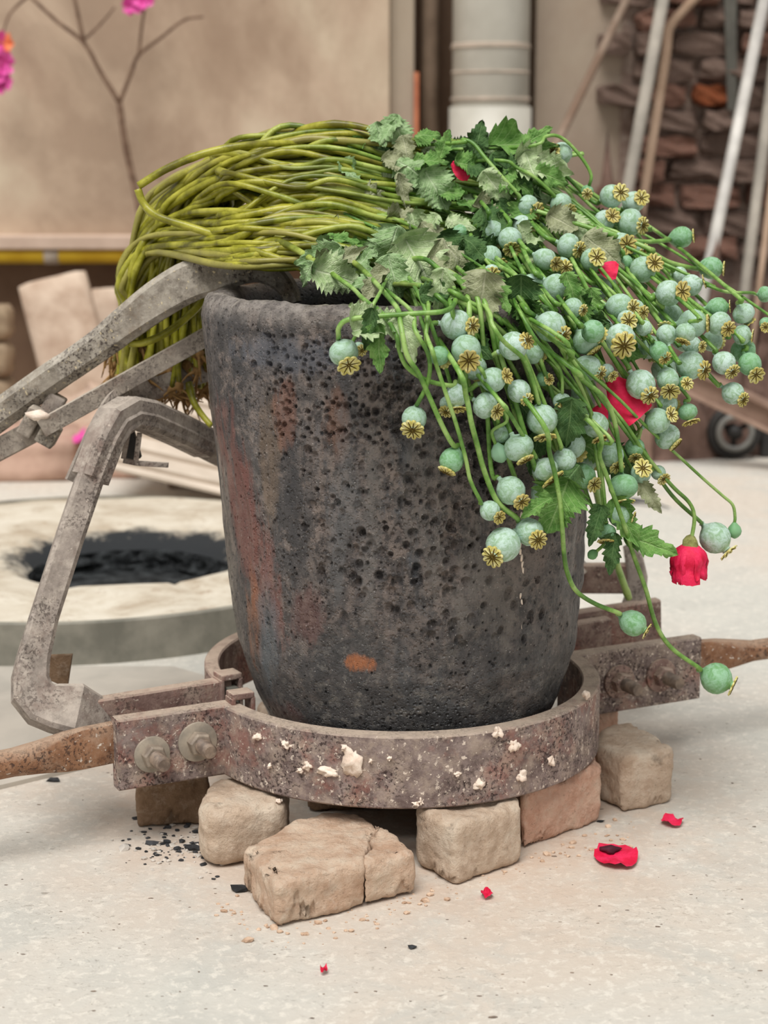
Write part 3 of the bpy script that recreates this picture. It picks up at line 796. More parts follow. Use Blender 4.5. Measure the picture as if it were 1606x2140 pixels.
# dry branch with magenta flowers leaning on the wall
br = empty('dry_flowering_branch', at(300, 480, YW - .10)); tag(br, 'dry brown forked twig with magenta flowers leaning against plaster wall', 'branch')
def twig(pts, r0, r1):
    P = catmull(pts, 5); n_ = len(P)
    MB().add(*tube_vf(P, [r0 + (r1 - r0) * i / (n_ - 1) for i in range(n_)], 8)).obj('twig', M['dry_branch'], br)
W = lambda x, y, dy=0.0: at(x, y, YW - .03 - dy)
twig([at(312, 640, YW - .16), W(300, 500, .09), W(288, 420, .07), W(262, 300, .05), W(250, 215, .04)], .0095, .0075)
twig([W(250, 215, .04), W(210, 150, .03), W(176, 90, .03), W(120, 45, .02), W(60, -10, .02)], .0065, .004)
twig([W(250, 215, .04), W(275, 150, .05), W(290, 115, .05), W(335, 80, .05), W(385, 42, .06), W(425, 35, .06)], .0055, .003)
twig([W(290, 115, .05), W(296, 60, .05), W(305, 0, .06)], .004, .003)
twig([W(176, 90, .03), W(165, 40, .03), W(150, -30, .03)], .0055, .004)
twig([W(180, 80, .03), W(215, 45, .04), W(240, 15, .04)], .0035, .002)
twig([W(60, -10, .02), W(20, 30, .03), W(4, 80, .04)], .004, .002)
def petal_vf(c, d, nrm, L, wd, rd, cup=.25, nu=6, nv=5):
    d = Vector(d).normalized(); nrm = Vector(nrm); nrm = (nrm - d * nrm.dot(d)).normalized(); s = d.cross(nrm)
    v, f = [], []
    k0 = rd.uniform(0, 9)
    for i in range(nu):
        t = i / (nu - 1)
        hw = wd * (0.18 + .82 * math.sin(min(1, t * 1.15) * math.pi * .62)) * (1 if t < .85 else .85)
        for j in range(nv):
            q = j / (nv - 1) * 2 - 1
            z_ = cup * L * (t * t) + .10 * L * mnoise.noise(Vector((t * 3, q * 2, k0))) - .3 * wd * q * q * .4
            v.append(Vector(c) + d * (t * L) + s * (q * hw * .5) + nrm * z_)
    for i in range(nu - 1):
        for j in range(nv - 1):
            a = i * nv + j; f.append((a, a + 1, a + nv + 1, a + nv))
    return v, f
rp = random.Random(12)
for (px, py, rr, mt) in ((6, 90, 24, 'orange_petal'), (8, 132, 26, 'pink_petal'), (4, 172, 24, 'pink_petal'), (-6, 150, 26, 'pink_petal'), (288, 4, 24, 'pink_petal'), (276, 12, 20, 'pink_petal'), (300, -8, 26, 'pink_petal')):
    c = W(px, py, .06); Rr = mm(c, rr)
    for k in range(5):
        a = k * 2 * math.pi / 5 + rp.random()
        dv = Vector((math.cos(a), -.35, math.sin(a)))
        MB().add(*petal_vf(c, dv, (0, -1, .2), Rr * 1.1, Rr * 1.1, rp)).obj('petal', M['pink_petal' if k % 2 or mt == 'pink_petal' else mt], br)
MB().add(*petal_vf(pk, (1, -.1, .35), (0, -.4, 1), .05, .04, rp)).obj('fallen_pink_petal', M['pink_petal'])
tag(bpy.data.objects['fallen_pink_petal'], 'single magenta petal fallen on the pinkish stones', 'petal')
# ------------------------------------------------------------------ crucible
RIMZ = 0.546
PROF = [(.066, .115), (.072, .126), (.085, .1385), (.10, .146), (.1385, .163), (.185, .1763), (.2516, .1835), (.3126, .1878), (.378, .1916), (.4274, .1953), (.5006, .1992), (.525, .2006)]
def crad(z):
    return float(np.interp(z, [p[0] for p in PROF], [p[1] for p in PROF]))
def caxis(z): return .008 * (.544 - z) / .45
def build_crucible():
    rg = np.random.default_rng(5)
    phi = np.concatenate([np.linspace(-105, 105, 760, endpoint=False), np.linspace(105, 255, 110, endpoint=False)])
    th = np.radians(phi - 90)
    nth = len(th)
    zs = np.linspace(.066, .525, 430)
    rs = np.interp(zs, [p[0] for p in PROF], [p[1] for p in PROF])
    for _ in range(6):                                # soften the corners of the profile
        rs[1:-1] = (rs[:-2] + 2 * rs[1:-1] + rs[2:]) / 4
    H = np.zeros((nth, len(zs)))                      # relief, metres, outward
    ang = phi[:, None] * np.pi / 180 * .19            # arc length from the front
    zz = zs[None, :]
    # slow lumps and vertical runs of glaze
    for k in range(16):
        a, b, c0 = rg.uniform(8, 30), rg.uniform(4, 26), rg.uniform(0, 6.28)
        H += .0005 * np.sin(a * ang + b * zz + c0)
    for k in range(26):
        a0, w_, z0, z1, am = rg.uniform(-.3, .3), rg.uniform(.004, .011), rg.uniform(.1, .35), rg.uniform(.3, .54), rg.uniform(.0006, .0018)
        s_ = np.exp(-((ang - a0 - .01 * np.sin(zz * 30 + k)) / w_) ** 2)
        H += am * s_ * np.clip((zz - z0) / .03, 0, 1) * np.clip((z1 - zz) / .05, 0, 1)
    def pit(a0, z0, r, dpt, el=1.0):
        i0, i1 = np.searchsorted(ang[:760, 0], [a0 - 1.6 * r, a0 + 1.6 * r])
        j0, j1 = np.searchsorted(zs, [z0 - 1.6 * r * el, z0 + 1.6 * r * el])
        if i1 <= i0 or j1 <= j0: return
        A = ang[i0:i1]; Z = zz[:, j0:j1]
        q = np.sqrt(((A - a0) / r) ** 2 + ((Z - z0) / (r * el)) ** 2)
        bowl = -1.45 * dpt * np.clip(1 - q ** 4, 0, 1) + dpt * .18 * np.exp(-((q - 1.12) / .18) ** 2)
        H[i0:i1, j0:j1] += bowl
    # field of medium pits, larger to the right of the front, as in a boiled glaze
    for k in range(900):
        pit(rg.uniform(-.33, .33), rg.uniform(.1, .53), rg.uniform(.0009, .0017), rg.uniform(.0010, .0018))
    for k in range(210):
        a0 = rg.normal(.03, .055); z0 = rg.normal(.42, .06)
        pit(a0, z0, rg.uniform(.0018, .0042), rg.uniform(.0015, .0032), rg.uniform(.85, 1.3))
    for k in range(85):
        pit(rg.uniform(.0, .16), rg.uniform(.22, .46), rg.uniform(.003, .0058), rg.uniform(.0016, .003), rg.uniform(.8, 1.5))
    for k in range(70):
        pit(rg.uniform(-.09, .05), rg.uniform(.24, .38), rg.uniform(.003, .006), rg.uniform(.0010, .0022), rg.uniform(1.0, 1.9))
    for k in range(240):
        pit(rg.uniform(-.13, -.0), rg.uniform(.42, .52), rg.uniform(.0015, .0030), rg.uniform(.0012, .0024))
    # a crust that has flaked: rough patch on the right and at the foot
    for (f1, am) in ((90, .0007), (210, .00045)):
        for k in range(12):
            t0 = rg.uniform(0, 6.28); c0 = rg.uniform(0, 6.28)
            H += am * .4 * np.sin(f1 * (np.cos(t0) * ang + np.sin(t0) * zz) + c0) * (np.clip((ang + .02) / .08, 0, 1) * .8 + .35)
    Rr = rs[None, :] + H
    X = Rr * np.cos(th)[:, None]; Y = Rr * np.sin(th)[:, None]; Z = np.repeat(zz, nth, 0)
    # rim and inside
    prof = [(.1995, .532), (.1975, .5385), (.193, .5435), (.187, .546), (.180, .5460), (.173, .544), (.168, .5385), (.1655, .53), (.164, .51), (.162, .48), (.159, .43), (.154, .33), (.146, .2), (.13, .13), (.06, .115), (.0005, .114)]
    ex, ey, ez = [], [], []
    for k, (r, z_) in enumerate(prof):
        wob = np.array([mnoise.noise(Vector((math.cos(t) * 5, math.sin(t) * 5, k * .35))) * .0022 + mnoise.noise(Vector((math.cos(t) * 22, math.sin(t) * 22, k * .8))) * .0016 for t in th])
        ex.append((r + wob * (1 if k > 1 else .5)) * np.cos(th)); ey.append((r + wob) * np.sin(th)); ez.append(z_ + wob * (1.0 if k < 9 else 0))
    X = np.concatenate([X, np.array(ex).T], 1); Y = np.concatenate([Y, np.array(ey).T], 1); Z = np.concatenate([Z, np.array(ez).T], 1)
    X = X + .008 * (.544 - Z) / .45
    nz = X.shape[1]
    V = np.stack([X, Y, Z], -1).reshape(-1, 3)
    i = np.arange(nth)[:, None]; j = np.arange(nz - 1)[None, :]
    i2 = (i + 1) % nth
    Fq = np.stack([i * nz + j, i2 * nz + j, i2 * nz + j + 1, i * nz + j + 1], -1).reshape(-1, 4)
    m = bpy.data.meshes.new('crucible')
    m.vertices.add(len(V)); m.vertices.foreach_set('co', V.ravel())
    m.loops.add(Fq.size); m.loops.foreach_set('vertex_index', Fq.ravel().astype(np.int32))
    m.polygons.add(len(Fq)); m.polygons.foreach_set('loop_start', np.arange(0, Fq.size, 4, dtype=np.int32))
    m.polygons.foreach_set('use_smooth', np.ones(len(Fq), dtype=bool))
    m.update(calc_edges=True); m.validate()
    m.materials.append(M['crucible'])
    o = link(bpy.data.objects.new('crucible', m))
    # closed foot
    tag(o, 'tall dark pitted clay-graphite crucible standing inside the iron ring', 'crucible')
    n_ = 48
    poly = [(caxis(.066) + .115 * math.cos(2 * math.pi * q / n_), .115 * math.sin(2 * math.pi * q / n_)) for q in range(n_)]
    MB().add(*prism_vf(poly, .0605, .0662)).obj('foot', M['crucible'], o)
build_crucible()
# pale dried drip down the crucible wall
for py in range(1075, 1335, 13):
    px = 1090 + 2.5 * math.sin(py * .07)
    if py in (1114, 1127, 1231, 1296): continue
    d_ = ray(px, py); p = at(px, py, -.2)
    for _ in range(6):
        zc = p.z; need = crad(zc); x = p.x - caxis(zc); p = at(px, py, -math.sqrt(max(1e-6, need * need - x * x)))
    MB().add(*rock_vf(p, (.0014, .0012, .0040), py, 1, .4)).obj('resin_drip', M['lime'], bpy.data.objects['crucible'])

# ------------------------------------------------------------------ iron ring shank (front half)
CF = Matrix.Translation((0, .025, 0)) @ Matrix.Rotation(R(26), 4, 'Z')
CB = Matrix.Translation((0, .075, 0)) @ Matrix.Rotation(R(30), 4, 'Z')
ZB, ZT = .064, .137
def half_ring(Mx, sgn, Ro, th, g, xl, xr, z0, z1):
    """band bent to a half circle with straight ears; returns verts/faces in world space. sgn -1 front, +1 back"""
    outer, inner = [], []
    a0 = math.asin(g / Ro)
    outer.append((xl, g)); inner.append((xl, g - th))
    n = 72
    Ri = Ro - th
    b0 = math.asin((g - th) / Ri)
    for i in range(n + 1):
        t = i / n
        a = math.pi - a0 - (math.pi - 2 * a0) * t
        b = math.pi - b0 - (math.pi - 2 * b0) * t
        outer.append((Ro * math.cos(a), Ro * math.sin(a))); inner.append((Ri * math.cos(b), Ri * math.sin(b)))
    outer.append((xr, g)); inner.append((xr, g - th))
    v, f = [], []
    k = len(outer); c = .0018
    for (ox, oy), (ix, iy) in zip(outer, inner):
        dx, dy = ox - ix, oy - iy; L = math.hypot(dx, dy); dx, dy = dx / L * c, dy / L * c
        ring8 = [(ox, oy, z0 + c), (ox, oy, z1 - c), (ox - dx, oy - dy, z1), (ix + dx, iy + dy, z1), (ix, iy, z1 - c), (ix, iy, z0 + c), (ix + dx, iy + dy, z0), (ox - dx, oy - dy, z0)]
        v += [Mx @ Vector((p[0], sgn * p[1], p[2])) for p in ring8]
    for i in range(k - 1):
        for j in range(8):
            q = (i * 8 + j, i * 8 + (j + 1) % 8, (i + 1) * 8 + (j + 1) % 8, (i + 1) * 8 + j)
            f.append(q if sgn < 0 else q[::-1])
    e0 = tuple(range(8)); e1 = tuple(range((k - 1) * 8, k * 8))
    f.append(e0[::-1] if sgn < 0 else e0); f.append(e1 if sgn < 0 else e1[::-1])
    return v, f
shank = empty('ring_shank', CF @ Vector((0, 0, ZB))); tag(shank, 'rusty iron carrying ring with bolted handle rods round the crucible foot', 'crucible ring')
def hard(o):
    me = o.data
    me.polygons.foreach_set('use_smooth', [False] * len(me.polygons))
    return o
fb = MB().add(*half_ring(CF, -1, .213, .019, .025, -.322, .374, ZB, ZT)).obj('front_band', M['ring_grey'], shank)
m_ = fb.modifiers.new('edges', 'EDGE_SPLIT'); m_.split_angle = R(28)
FX = CF.to_3x3()
def fpt(x, y, z): return CF @ Vector((x, y, z))
# handle rods: flattened end plate between the ears, then a round bar
def rod_handle(s, x_in, x_out, zc, flat_end, rr, tilt):
    st = []
    def P(x): return fpt(s * x, -.004, zc + tilt * (x - x_in))
    pts = [P(x_in), P(flat_end), P(flat_end + .018), P(flat_end + .045), P(flat_end + .07), P(x_out)]
    sec = [rect(.013, .042, .002), rect(.013, .042, .002), rect(.017, .040, .004), rect(.026, .032, .008), [(a, b) for a, b in circ(rr, 8)], circ(rr, 8)]
    # match the winding start of rect and circle
    c8 = [(rr * math.cos(R(-112.5 + 45 * j)), rr * math.sin(R(-112.5 + 45 * j))) for j in range(8)]
    sec[4] = sec[5] = c8
    v, f = sweep_vf(pts, sec, cap=True)
    return v, f
MB().add(*rod_handle(-1, .225, 1.35, .114, .352, .0145, -.055)).obj('handle_rod', M['rust_rod'], shank, True)
MB().add(*rod_handle(1, .225, 1.35, .108, .392, .0130, -.012)).obj('handle_rod', M['rust_rod'], shank, True)
for o in shank.children:
    if o.name.startswith('handle_rod'):
        m_ = o.modifiers.new('sub', 'BEVEL'); m_.width = .0015; m_.segments = 1; m_.limit_method = 'ANGLE'
        m2 = o.modifiers.new('edges', 'EDGE_SPLIT'); m2.split_angle = R(50)
def hexa(r): return [(r * math.cos(R(60 * j + 12)), r * math.sin(R(60 * j + 12))) for j in range(6)]
def bolt(x, z, frame, y0, out, parent, wr=.0190, nr=.0125, sl=.030, grey=True):
    c = lambda y: frame @ Vector((x, y, z))
    st = MB()
    # threaded stud: stepped rings read as thread
    pts, rad = [], []
    y = y0 - out * .05; pts.append(c(y)); rad.append(.0078)
    nth = 12
    for i in range(nth):
        yy = y0 + out * (.008 + sl * i / nth)
        pts += [c(yy), c(yy + out * sl / nth * .5)]; rad += [.0078, .0070]
    pts.append(c(y0 + out * (.009 + sl))); rad.append(.0062)
    st.add(*sweep_vf(pts, [circ(q, 14) for q in rad]))
    so_ = st.obj('bolt', M['stud'], parent)
    m_ = so_.modifiers.new('e', 'EDGE_SPLIT'); m_.split_angle = R(40)
    a = MB().add(*sweep_vf([c(y0), c(y0 + out * .0035)], [circ(wr, 28)] * 2)).obj('washer', M['washer'] if grey else M['ring'], None, True, .0006)
    b = MB().add(*sweep_vf([c(y0 + out * .0035), c(y0 + out * .013), c(y0 + out * .0150)], [hexa(nr), hexa(nr), hexa(nr * .86)])).obj('nut', M['bolt'] if grey else M['ring'], None, False, .0006)
    for q in (a, b):
        q.parent = so_; q.matrix_parent_inverse = Matrix.Translation(-parent.location)
        q.matrix_parent_inverse = Matrix()
        m_ = q.modifiers.new('e', 'EDGE_SPLIT'); m_.split_angle = R(40)
    # washer on the far side of the rod plate
    d = MB().add(*sweep_vf([c(.0035 if out < 0 else y0), c(.0085 if out < 0 else y0)], [circ(.0205, 28)] * 2)).obj('back_washer', M['washer'], None, True, .0006)
    d.parent = so_; d.matrix_parent_inverse = Matrix()
    h2 = MB().add(*sweep_vf([c(.0085), c(.0160)], [circ(.0125, 6)] * 2)).obj('bolt_head', M['stud'], None, False, .0006)
    h2.parent = so_; h2.matrix_parent_inverse = Matrix()
for x in (-.288, -.240):
    bolt(x, .104 if x > -.27 else .098, CF, -.025, -1, shank, .0205 if x > -.27 else .0185)
for x in (.262, .318):
    bolt(x, .100, CF, -.025, -1, shank, .0195, grey=False)
# bolt parts were built in world space: put them back under the shank's offset
for o in bpy.data.objects:
    if o.parent and o.parent.name.startswith('bolt') and o.parent.parent == shank:
        o.matrix_parent_inverse = Matrix()
# small dusty loops on the inside of the left joint
def loop_clip(frame, x, y, zt, parent, w_=.020, h_=.050, rz=0):
    c = frame @ Vector((x, y, 0)); Rm = Matrix.Rotation(rz, 3, 'Z'); q = MB()
    for (ox, sx, z0, z1) in ((0, .024, zt + .004, zt + .011), (-.0105, .005, zt - .055, zt + .006), (.0105, .005, zt - .055, zt + .006)):
        q.add(*box_vf(c + Rm @ Vector((ox, 0, (z0 + z1) / 2)), sx, w_, z1 - z0, Rm))
    return q.obj('clip', M['ring'], parent, False, .0015)
loop_clip(CF, -.190, -.018, ZT, shank, rz=R(26))
# lime splashes on the front band
rl = random.Random(21)
def splash(px, py, rpx, rpy):
    # point on the front band
    d_ = ray(px, py); o_ = CF @ Vector((0, 0, 0))
    a = d_.x ** 2 + d_.y ** 2; e = CAM - o_
    b = 2 * (d_.x * e.x + d_.y * e.y); c_ = e.x ** 2 + e.y ** 2 - .2135 ** 2
    t = (-b - math.sqrt(b * b - 4 * a * c_)) / (2 * a)
    p = CAM + d_ * t
    n_ = Vector((p.x - o_.x, p.y - o_.y, 0)).normalized(); s_ = Vector((-n_.y, n_.x, 0))
    v, f = rock_vf((0, 0, 0), (1, 1, 1), rl.randrange(9999), 3, .75)
    a_, b_ = mm(p, rpx), mm(p, rpy)
    return [p + s_ * q.x * a_ + Vector((0, 0, 1)) * q.z * b_ + n_ * (q.y * .0035) for q in v], f
for px, py, rx, ry in ((735, 1590, 21, 31), (685, 1612, 18, 7), (540, 1540, 7, 7), (643, 1600, 8, 8), (628, 1610, 7, 4), (600, 1556, 9, 7), (1075, 1558, 11, 11), (1040, 1530, 8, 9), (1003, 1640, 10, 9),
                        (880, 1675, 5, 6), (957, 1617, 6, 5), (1090, 1620, 11, 9), (720, 1562, 5, 5), (583, 1675, 5, 5), (775, 1590, 4, 4), (1225, 1452, 6, 7), (815, 1500 + 85, 4, 4), (870, 1680, 7, 4), (565, 1600, 5, 5), (1150, 1590, 7, 9)):
    MB().add(*splash(px, py, rx, ry)).obj('lime_splash', M['lime'], shank)
for px, py, r_ in ((443, 1590, 9), (300, 1540, 6), (415, 1612, 10), (328, 1540, 5)):
    pass

# ------------------------------------------------------------------ back half with its bow frame
bowt = empty('tilting_bow', CB @ Vector((0, 0, ZB))); tag(bowt, 'dusty grey bent bar bow with half ring behind the crucible foot', 'tilting frame')
bb = MB().add(*half_ring(CB, 1, .213, .016, .030, -.345, .300, ZB + .018, ZT + .004)).obj('back_band', M['ring'], bowt)
m_ = bb.modifiers.new('edges', 'EDGE_SPLIT'); m_.split_angle = R(28)
loop_clip(CB, -.198, .020, ZT, bowt, .022, rz=R(30))
MB().add(*box_vf(CB @ Vector((-.198, .012, .108)), .012, .014, .052, CB.to_3x3())).obj('latch', M['dark_strap'], bowt, False, .001)
E0 = CB @ Vector((-.335, .022, .108))
corner = [E0, at(152, 1484, -.098), at(112, 1480, -.100), at(88, 1472, -.100), at(66, 1448, -.098), at(63, 1415, -.09), at(70, 1372, -.08), at(92, 1290, -.062)]
bow = corner + [at(150, 1110, -.025), at(193, 985, .005), at(222, 915, .02), at(240, 880, .03), at(268, 862, .05), at(305, 868, .08), at(380, 902, .14), at(450, 938, .20), at(560, 990, .27), Vector((.0, .325, .262)), Vector((.18, .335, .215)), at(1215, 1206, .32)]
nb_ = len(bow)
sec = [rect(.024 + .004 * min(1, i / 3), .050 - .022 * min(1, max(0, i - 1) / 6), .004) for i in range(nb_)]
o = MB().add(*sweep_vf(bow, sec, up=Vector((0, .6, 1)))).obj('bow_bar', M['bow'], bowt, True)
m_ = o.modifiers.new('edges', 'EDGE_SPLIT'); m_.split_angle = R(30)
# sleeve over the upper bend
sl = [at(189, 1000, .003), at(222, 915, .02), at(240, 880, .03), at(268, 862, .05), at(305, 868, .08), at(380, 902, .14), at(428, 926, .18)]
o = MB().add(*sweep_vf(sl, [rect(.031, .033, .004)] * len(sl))).obj('sleeve', M['bow'], bowt, True)
m_ = o.modifiers.new('edges', 'EDGE_SPLIT'); m_.split_angle = R(30)
# rear strap that follows the bend and runs up behind the crucible
st = [at(158, 1010, .035), at(205, 905, .05), at(245, 838, .07), at(280, 815, .10), at(330, 810, .13), at(400, 785, .17), at(470, 765, .22), at(540, 760, .27)]
o = MB().add(*sweep_vf(catmull(st, 4), [rect(.006, .024)] * (4 * (len(st) - 1) + 1), up=Vector((0, 0, 1)))).obj('rear_strap', M['bow'], bowt, False)
# small catch hanging in the bend
for a, b in (((268, 905), (258, 958)), ((258, 962), (286, 968)), ((292, 905), (284, 966)), ((286, 968), (352, 972))):
    pa, pb = at(a[0], a[1], .05), at(b[0], b[1], .05)
    MB().add(*sweep_vf([pa, pb], [rect(.005, .005)] * 2)).obj('catch', M['bow'], bowt, False)
MB().add(*box_vf(at(272, 928, .075), .016, .012, .034, Matrix.Rotation(R(-14), 3, 'Y'))).obj('catch_block', M['black_iron'], bowt, False, .001)
# tab plate at the lower corner
tb = [at(98, 1372, .005), at(150, 1370, .005), at(140, 1438, .005), at(100, 1420, .005)]
tv = [p for p in tb] + [p + Vector((0, .008, 0)) for p in tb]
obj('tab_plate', tv, [(3, 2, 1, 0), (4, 5, 6, 7), (0, 1, 5, 4), (1, 2, 6, 5), (2, 3, 7, 6), (3, 0, 4, 7)], M['brick_brown'], bowt, False)
# right end: flat bar and curved cheek down to the ear
cb1 = [at(1208, 1208, .325), at(1316, 1208, .30)]
MB().add(*sweep_vf(cb1, [rect(.018, .036, .002)] * 2)).obj('cross_bar', M['ring'], bowt, False)
ck = [at(1312, 1138, .305), at(1325, 1165, .300), at(1333, 1205, .295), at(1328, 1250, .29), at(1318, 1300, .285)]
wds = (.012, .022, .024, .026, .036)
o = MB().add(*sweep_vf(ck, [rect(w_, .022, .003) for w_ in wds], up=Vector((0, -1, 0)))).obj('cheek', M['bow'], bowt, True)
m_ = o.modifiers.new('edges', 'EDGE_SPLIT'); m_.split_angle = R(30)
ep = [at(1195, 1322, .245), at(1376, 1294, .285)]
MB().add(*sweep_vf(ep, [rect(.016, .052, .002)] * 2)).obj('ear_plate', M['ring'], bowt, False)

# ------------------------------------------------------------------ tongs leaning on the rim
tg = empty('crucible_tongs', at(330, 600, .07)); tag(tg, 'grey forged steel tongs leaning with their jaw over the crucible rim', 'tongs')
pp = [(0, 866, .10), (150, 762, .09), (215, 716, .085), (270, 672, .08), (330, 627, .076), (390, 591, .07), (440, 573, .066), (490, 560, .062), (540, 560, .058), (578, 578, .052), (602, 604, .047), (614, 634, .044)]
pts = [at(*q) for q in pp]
tail = extend(pts[3], pts[0], .022)
pts = [tail] + pts
hw = [.0165, .0165, .0160, .0165, .0185, .0205, .0215, .0210, .0190, .0150, .0115, .0095, .008]
cc = [.0080, .0080, .0078, .0075, .0070, .0060, .0055, .0050, .0045, .004, .003, .003, .002]
thk = [.0165, .0165, .016, .0150, .0135, .0125, .0120, .0115, .0110, .010, .009, .008, .006]
per_ = 4
ip = lambda arr: [float(np.interp(i / per_, range(len(arr)), arr)) for i in range(per_ * (len(arr) - 1) + 1)]
o = MB().add(*sweep_vf(catmull(pts, per_), [rect(2 * b, 2 * a, min(c_, b * .6)) for a, b, c_ in zip(ip(hw), ip(thk), ip(cc))])).obj('main_arm', M['tong'], tg, True)
m_ = o.modifiers.new('edges', 'EDGE_SPLIT'); m_.split_angle = R(38)
q0, q1 = at(86, 896, .052), at(470, 682, .105)
MB().add(*sweep_vf([q0, q1], [rect(.008, .0195)] * 2)).obj('flat_arm', M['flatbar'], tg, False, .0008)
q2 = at(100, 885, .085); q3 = at(0, 938, .10)
MB().add(*sweep_vf([q2, extend(q2, q3, .014)], [rect(.012, .024)] * 2)).obj('lower_arm', M['flatbar'], tg, False, .001)
# clamp that joins the arms
cm = at(82, 884, .066)
Rk = Matrix.Rotation(R(30), 3, 'Y')
MB().add(*box_vf(at(66, 880, .075), .016, .030, .032, Rk)).obj('clamp_block', M['flatbar'], tg, False, .002)
MB().add(*box_vf(at(102, 908, .07), .020, .026, .022, Rk)).obj('clamp_lug', M['tong'], tg, False, .002)
MB().add(*box_vf(at(112, 846, .09), .020, .018, .024, Rk)).obj('clamp_lug', M['bow'], tg, False, .002)
MB().add(*rock_vf(at(78, 868, .052), (.014, .006, .005), 3, 2)).obj('weld_crust', M['lime'], tg)

# ------------------------------------------------------------------ fire bricks under the ring
def brick_block(poly, hgt, seed, nm, mat, parent, crack=None, vox=.0028, bev=.007):
    """footprint polygon -> bevelled block -> fine even mesh -> chipped, uneven surface"""
    bm = bmesh.new()
    vs0 = [bm.verts.new((p[0], p[1], 0)) for p in poly]; vs1 = [bm.verts.new((p[0], p[1], hgt)) for p in poly]
    n_ = len(poly)
    bm.faces.new(vs0[::-1]); bm.faces.new(vs1)
    for i in range(n_): bm.faces.new((vs0[i], vs0[(i + 1) % n_], vs1[(i + 1) % n_], vs1[i]))
    bmesh.ops.recalc_face_normals(bm, faces=bm.faces[:])
    eds = [e for e in bm.edges if not crack or not all(any((v.co.xy - c.xy).length < .0012 for c in crack) for v in e.verts)]
    bmesh.ops.bevel(bm, geom=eds, offset=bev, segments=3, profile=.55, affect='EDGES', clamp_overlap=True)
    me0 = bpy.data.meshes.new('tmp'); bm.to_mesh(me0); bm.free()
    t = bpy.data.objects.new('tmp', me0); COL.objects.link(t)
    rm = t.modifiers.new('r', 'REMESH'); rm.mode = 'VOXEL'; rm.voxel_size = vox
    dg = bpy.context.evaluated_depsgraph_get()
    me = bpy.data.meshes.new_from_object(t.evaluated_get(dg))
    bpy.data.objects.remove(t)
    me.name = nm
    me.materials.clear(); me.materials.append(mat)
    c = Vector((sum(p[0] for p in poly) / n_, sum(p[1] for p in poly) / n_, hgt / 2))
    off = Vector((seed * 5.1, seed * 1.7, 2))
    for q in me.vertices:
        w_ = q.co.copy()
        big = mnoise.noise(w_ * 26 + off); mid = mnoise.noise(w_ * 75 + off); fine = mnoise.noise(w_ * 190 + off)
        nrm = q.normal
        amp = .0028 * big + .0017 * mid + .0010 * fine
        chip = mnoise.noise(w_ * 48 + off * 2)
        d = (w_ - c)
        # how near an edge: the voxel normal is not along an axis
        e = 1 - max(abs(nrm.z), math.hypot(nrm.x, nrm.y))
        if e > .04 and chip > .05: amp -= (chip - .05) * .008
        q.co = w_ + nrm * amp
        if crack:
            k = min((w_.xy - a_.xy).length for a_ in crack)
            j = mnoise.noise(Vector((w_.z * 60, 0, seed))) * .004 + mnoise.noise(Vector((w_.z * 170, 5, seed))) * .0015
            dirn = (crack[0].xy - crack[-1].xy).normalized()
            near = max(0, 1 - abs((w_.xy - crack[0].xy).dot(Vector((-dirn.y, dirn.x)))) / .02)
            q.co.x += j * near
        if w_.z < .004: q.co.z = max(q.co.z, -.0004)
    me.polygons.foreach_set('use_smooth', [True] * len(me.polygons))
    return link(bpy.data.objects.new(nm, me), parent)
def firebrick(pxs, hgt, mat, label, seed, crack=None, bev=.007, top=0.0):
    # pxs: photo pixels of the footprint, read at height top above the floor
    poly = [ground(p[0], p[1], top) for p in pxs]
    for p in poly: p.z = 0
    if crack is None:
        o = brick_block(poly, hgt, seed, 'fire_brick', mat, None, None, bev=bev)
    else:
        # crack: (edge index a, t, edge index b, t): splits the footprint in two pieces
        ia, ta, ib, tb = crack
        a = poly[ia].lerp(poly[ia + 1], ta); b = poly[ib].lerp(poly[(ib + 1) % len(poly)], tb)
        mids = [a.lerp(b, t) + Vector((.004 * math.sin(t * 17), 0, 0)) for t in (0, .2, .4, .6, .8, 1)]
        dr = Vector((.00008, .00003, 0))
        right = [m + dr for m in mids] + poly[ib + 1:] + poly[:ia + 1] if ib < ia else None
        left = poly[:ia + 1] + [m - dr for m in mids] + poly[ib + 1:]
        right = [m + dr for m in mids[::-1]] + poly[ia + 1:ib + 1]
        o = empty('fire_brick', poly[0])
        brick_block(left, hgt, seed, 'brick_piece', mat, o, [m - dr for m in mids], bev=bev)
        brick_block(right, hgt, seed, 'brick_piece', mat, o, [m + dr for m in mids], bev=bev)
    return tag(o, label, 'brick', 'fire bricks under the ring')
firebrick([(508, 1768), (577, 1846), (871, 1776), (806, 1722), (752, 1698), (672, 1694), (618, 1710)], .0450, M['brick_tan'], 'cracked tan fire brick jutting out farthest from under the ring', 1, (1, .62, 3, .30), .008, .045)
firebrick([(868, 1812), (950, 1854), (1093, 1803), (1050, 1735), (885, 1750)], .0615, M['brick_grey'], 'ashy tan fire brick between the cracked brick and the pink brick', 2)
firebrick([(1091, 1778), (1257, 1717), (1225, 1655), (1075, 1710)], .0620, M['brick_pink'], 'smooth pink fire brick under the ring', 3, None, .005)
firebrick([(1240, 1666), (1302, 1701), (1409, 1678), (1318, 1618), (1262, 1622)], .0620, M['brick_grey'], 'rough grey-tan fire brick below the far bolted ear', 4)
firebrick([(414, 1798), (440, 1822), (604, 1796), (602, 1735), (440, 1738)], .0605, M['brick_grey'], 'pale fire brick between the brown brick and the cracked brick', 5, None, .014)
firebrick([(287, 1731), (440, 1724), (432, 1690), (292, 1696)], .0610, M['brick_brown'], 'dark brown fire brick under the near bolted ear', 6, None, .005)
firebrick([(640, 1700), (1010, 1690), (980, 1560), (660, 1570)], .0600, M['brick_brown'], 'shaded fire brick under the middle of the crucible', 7)
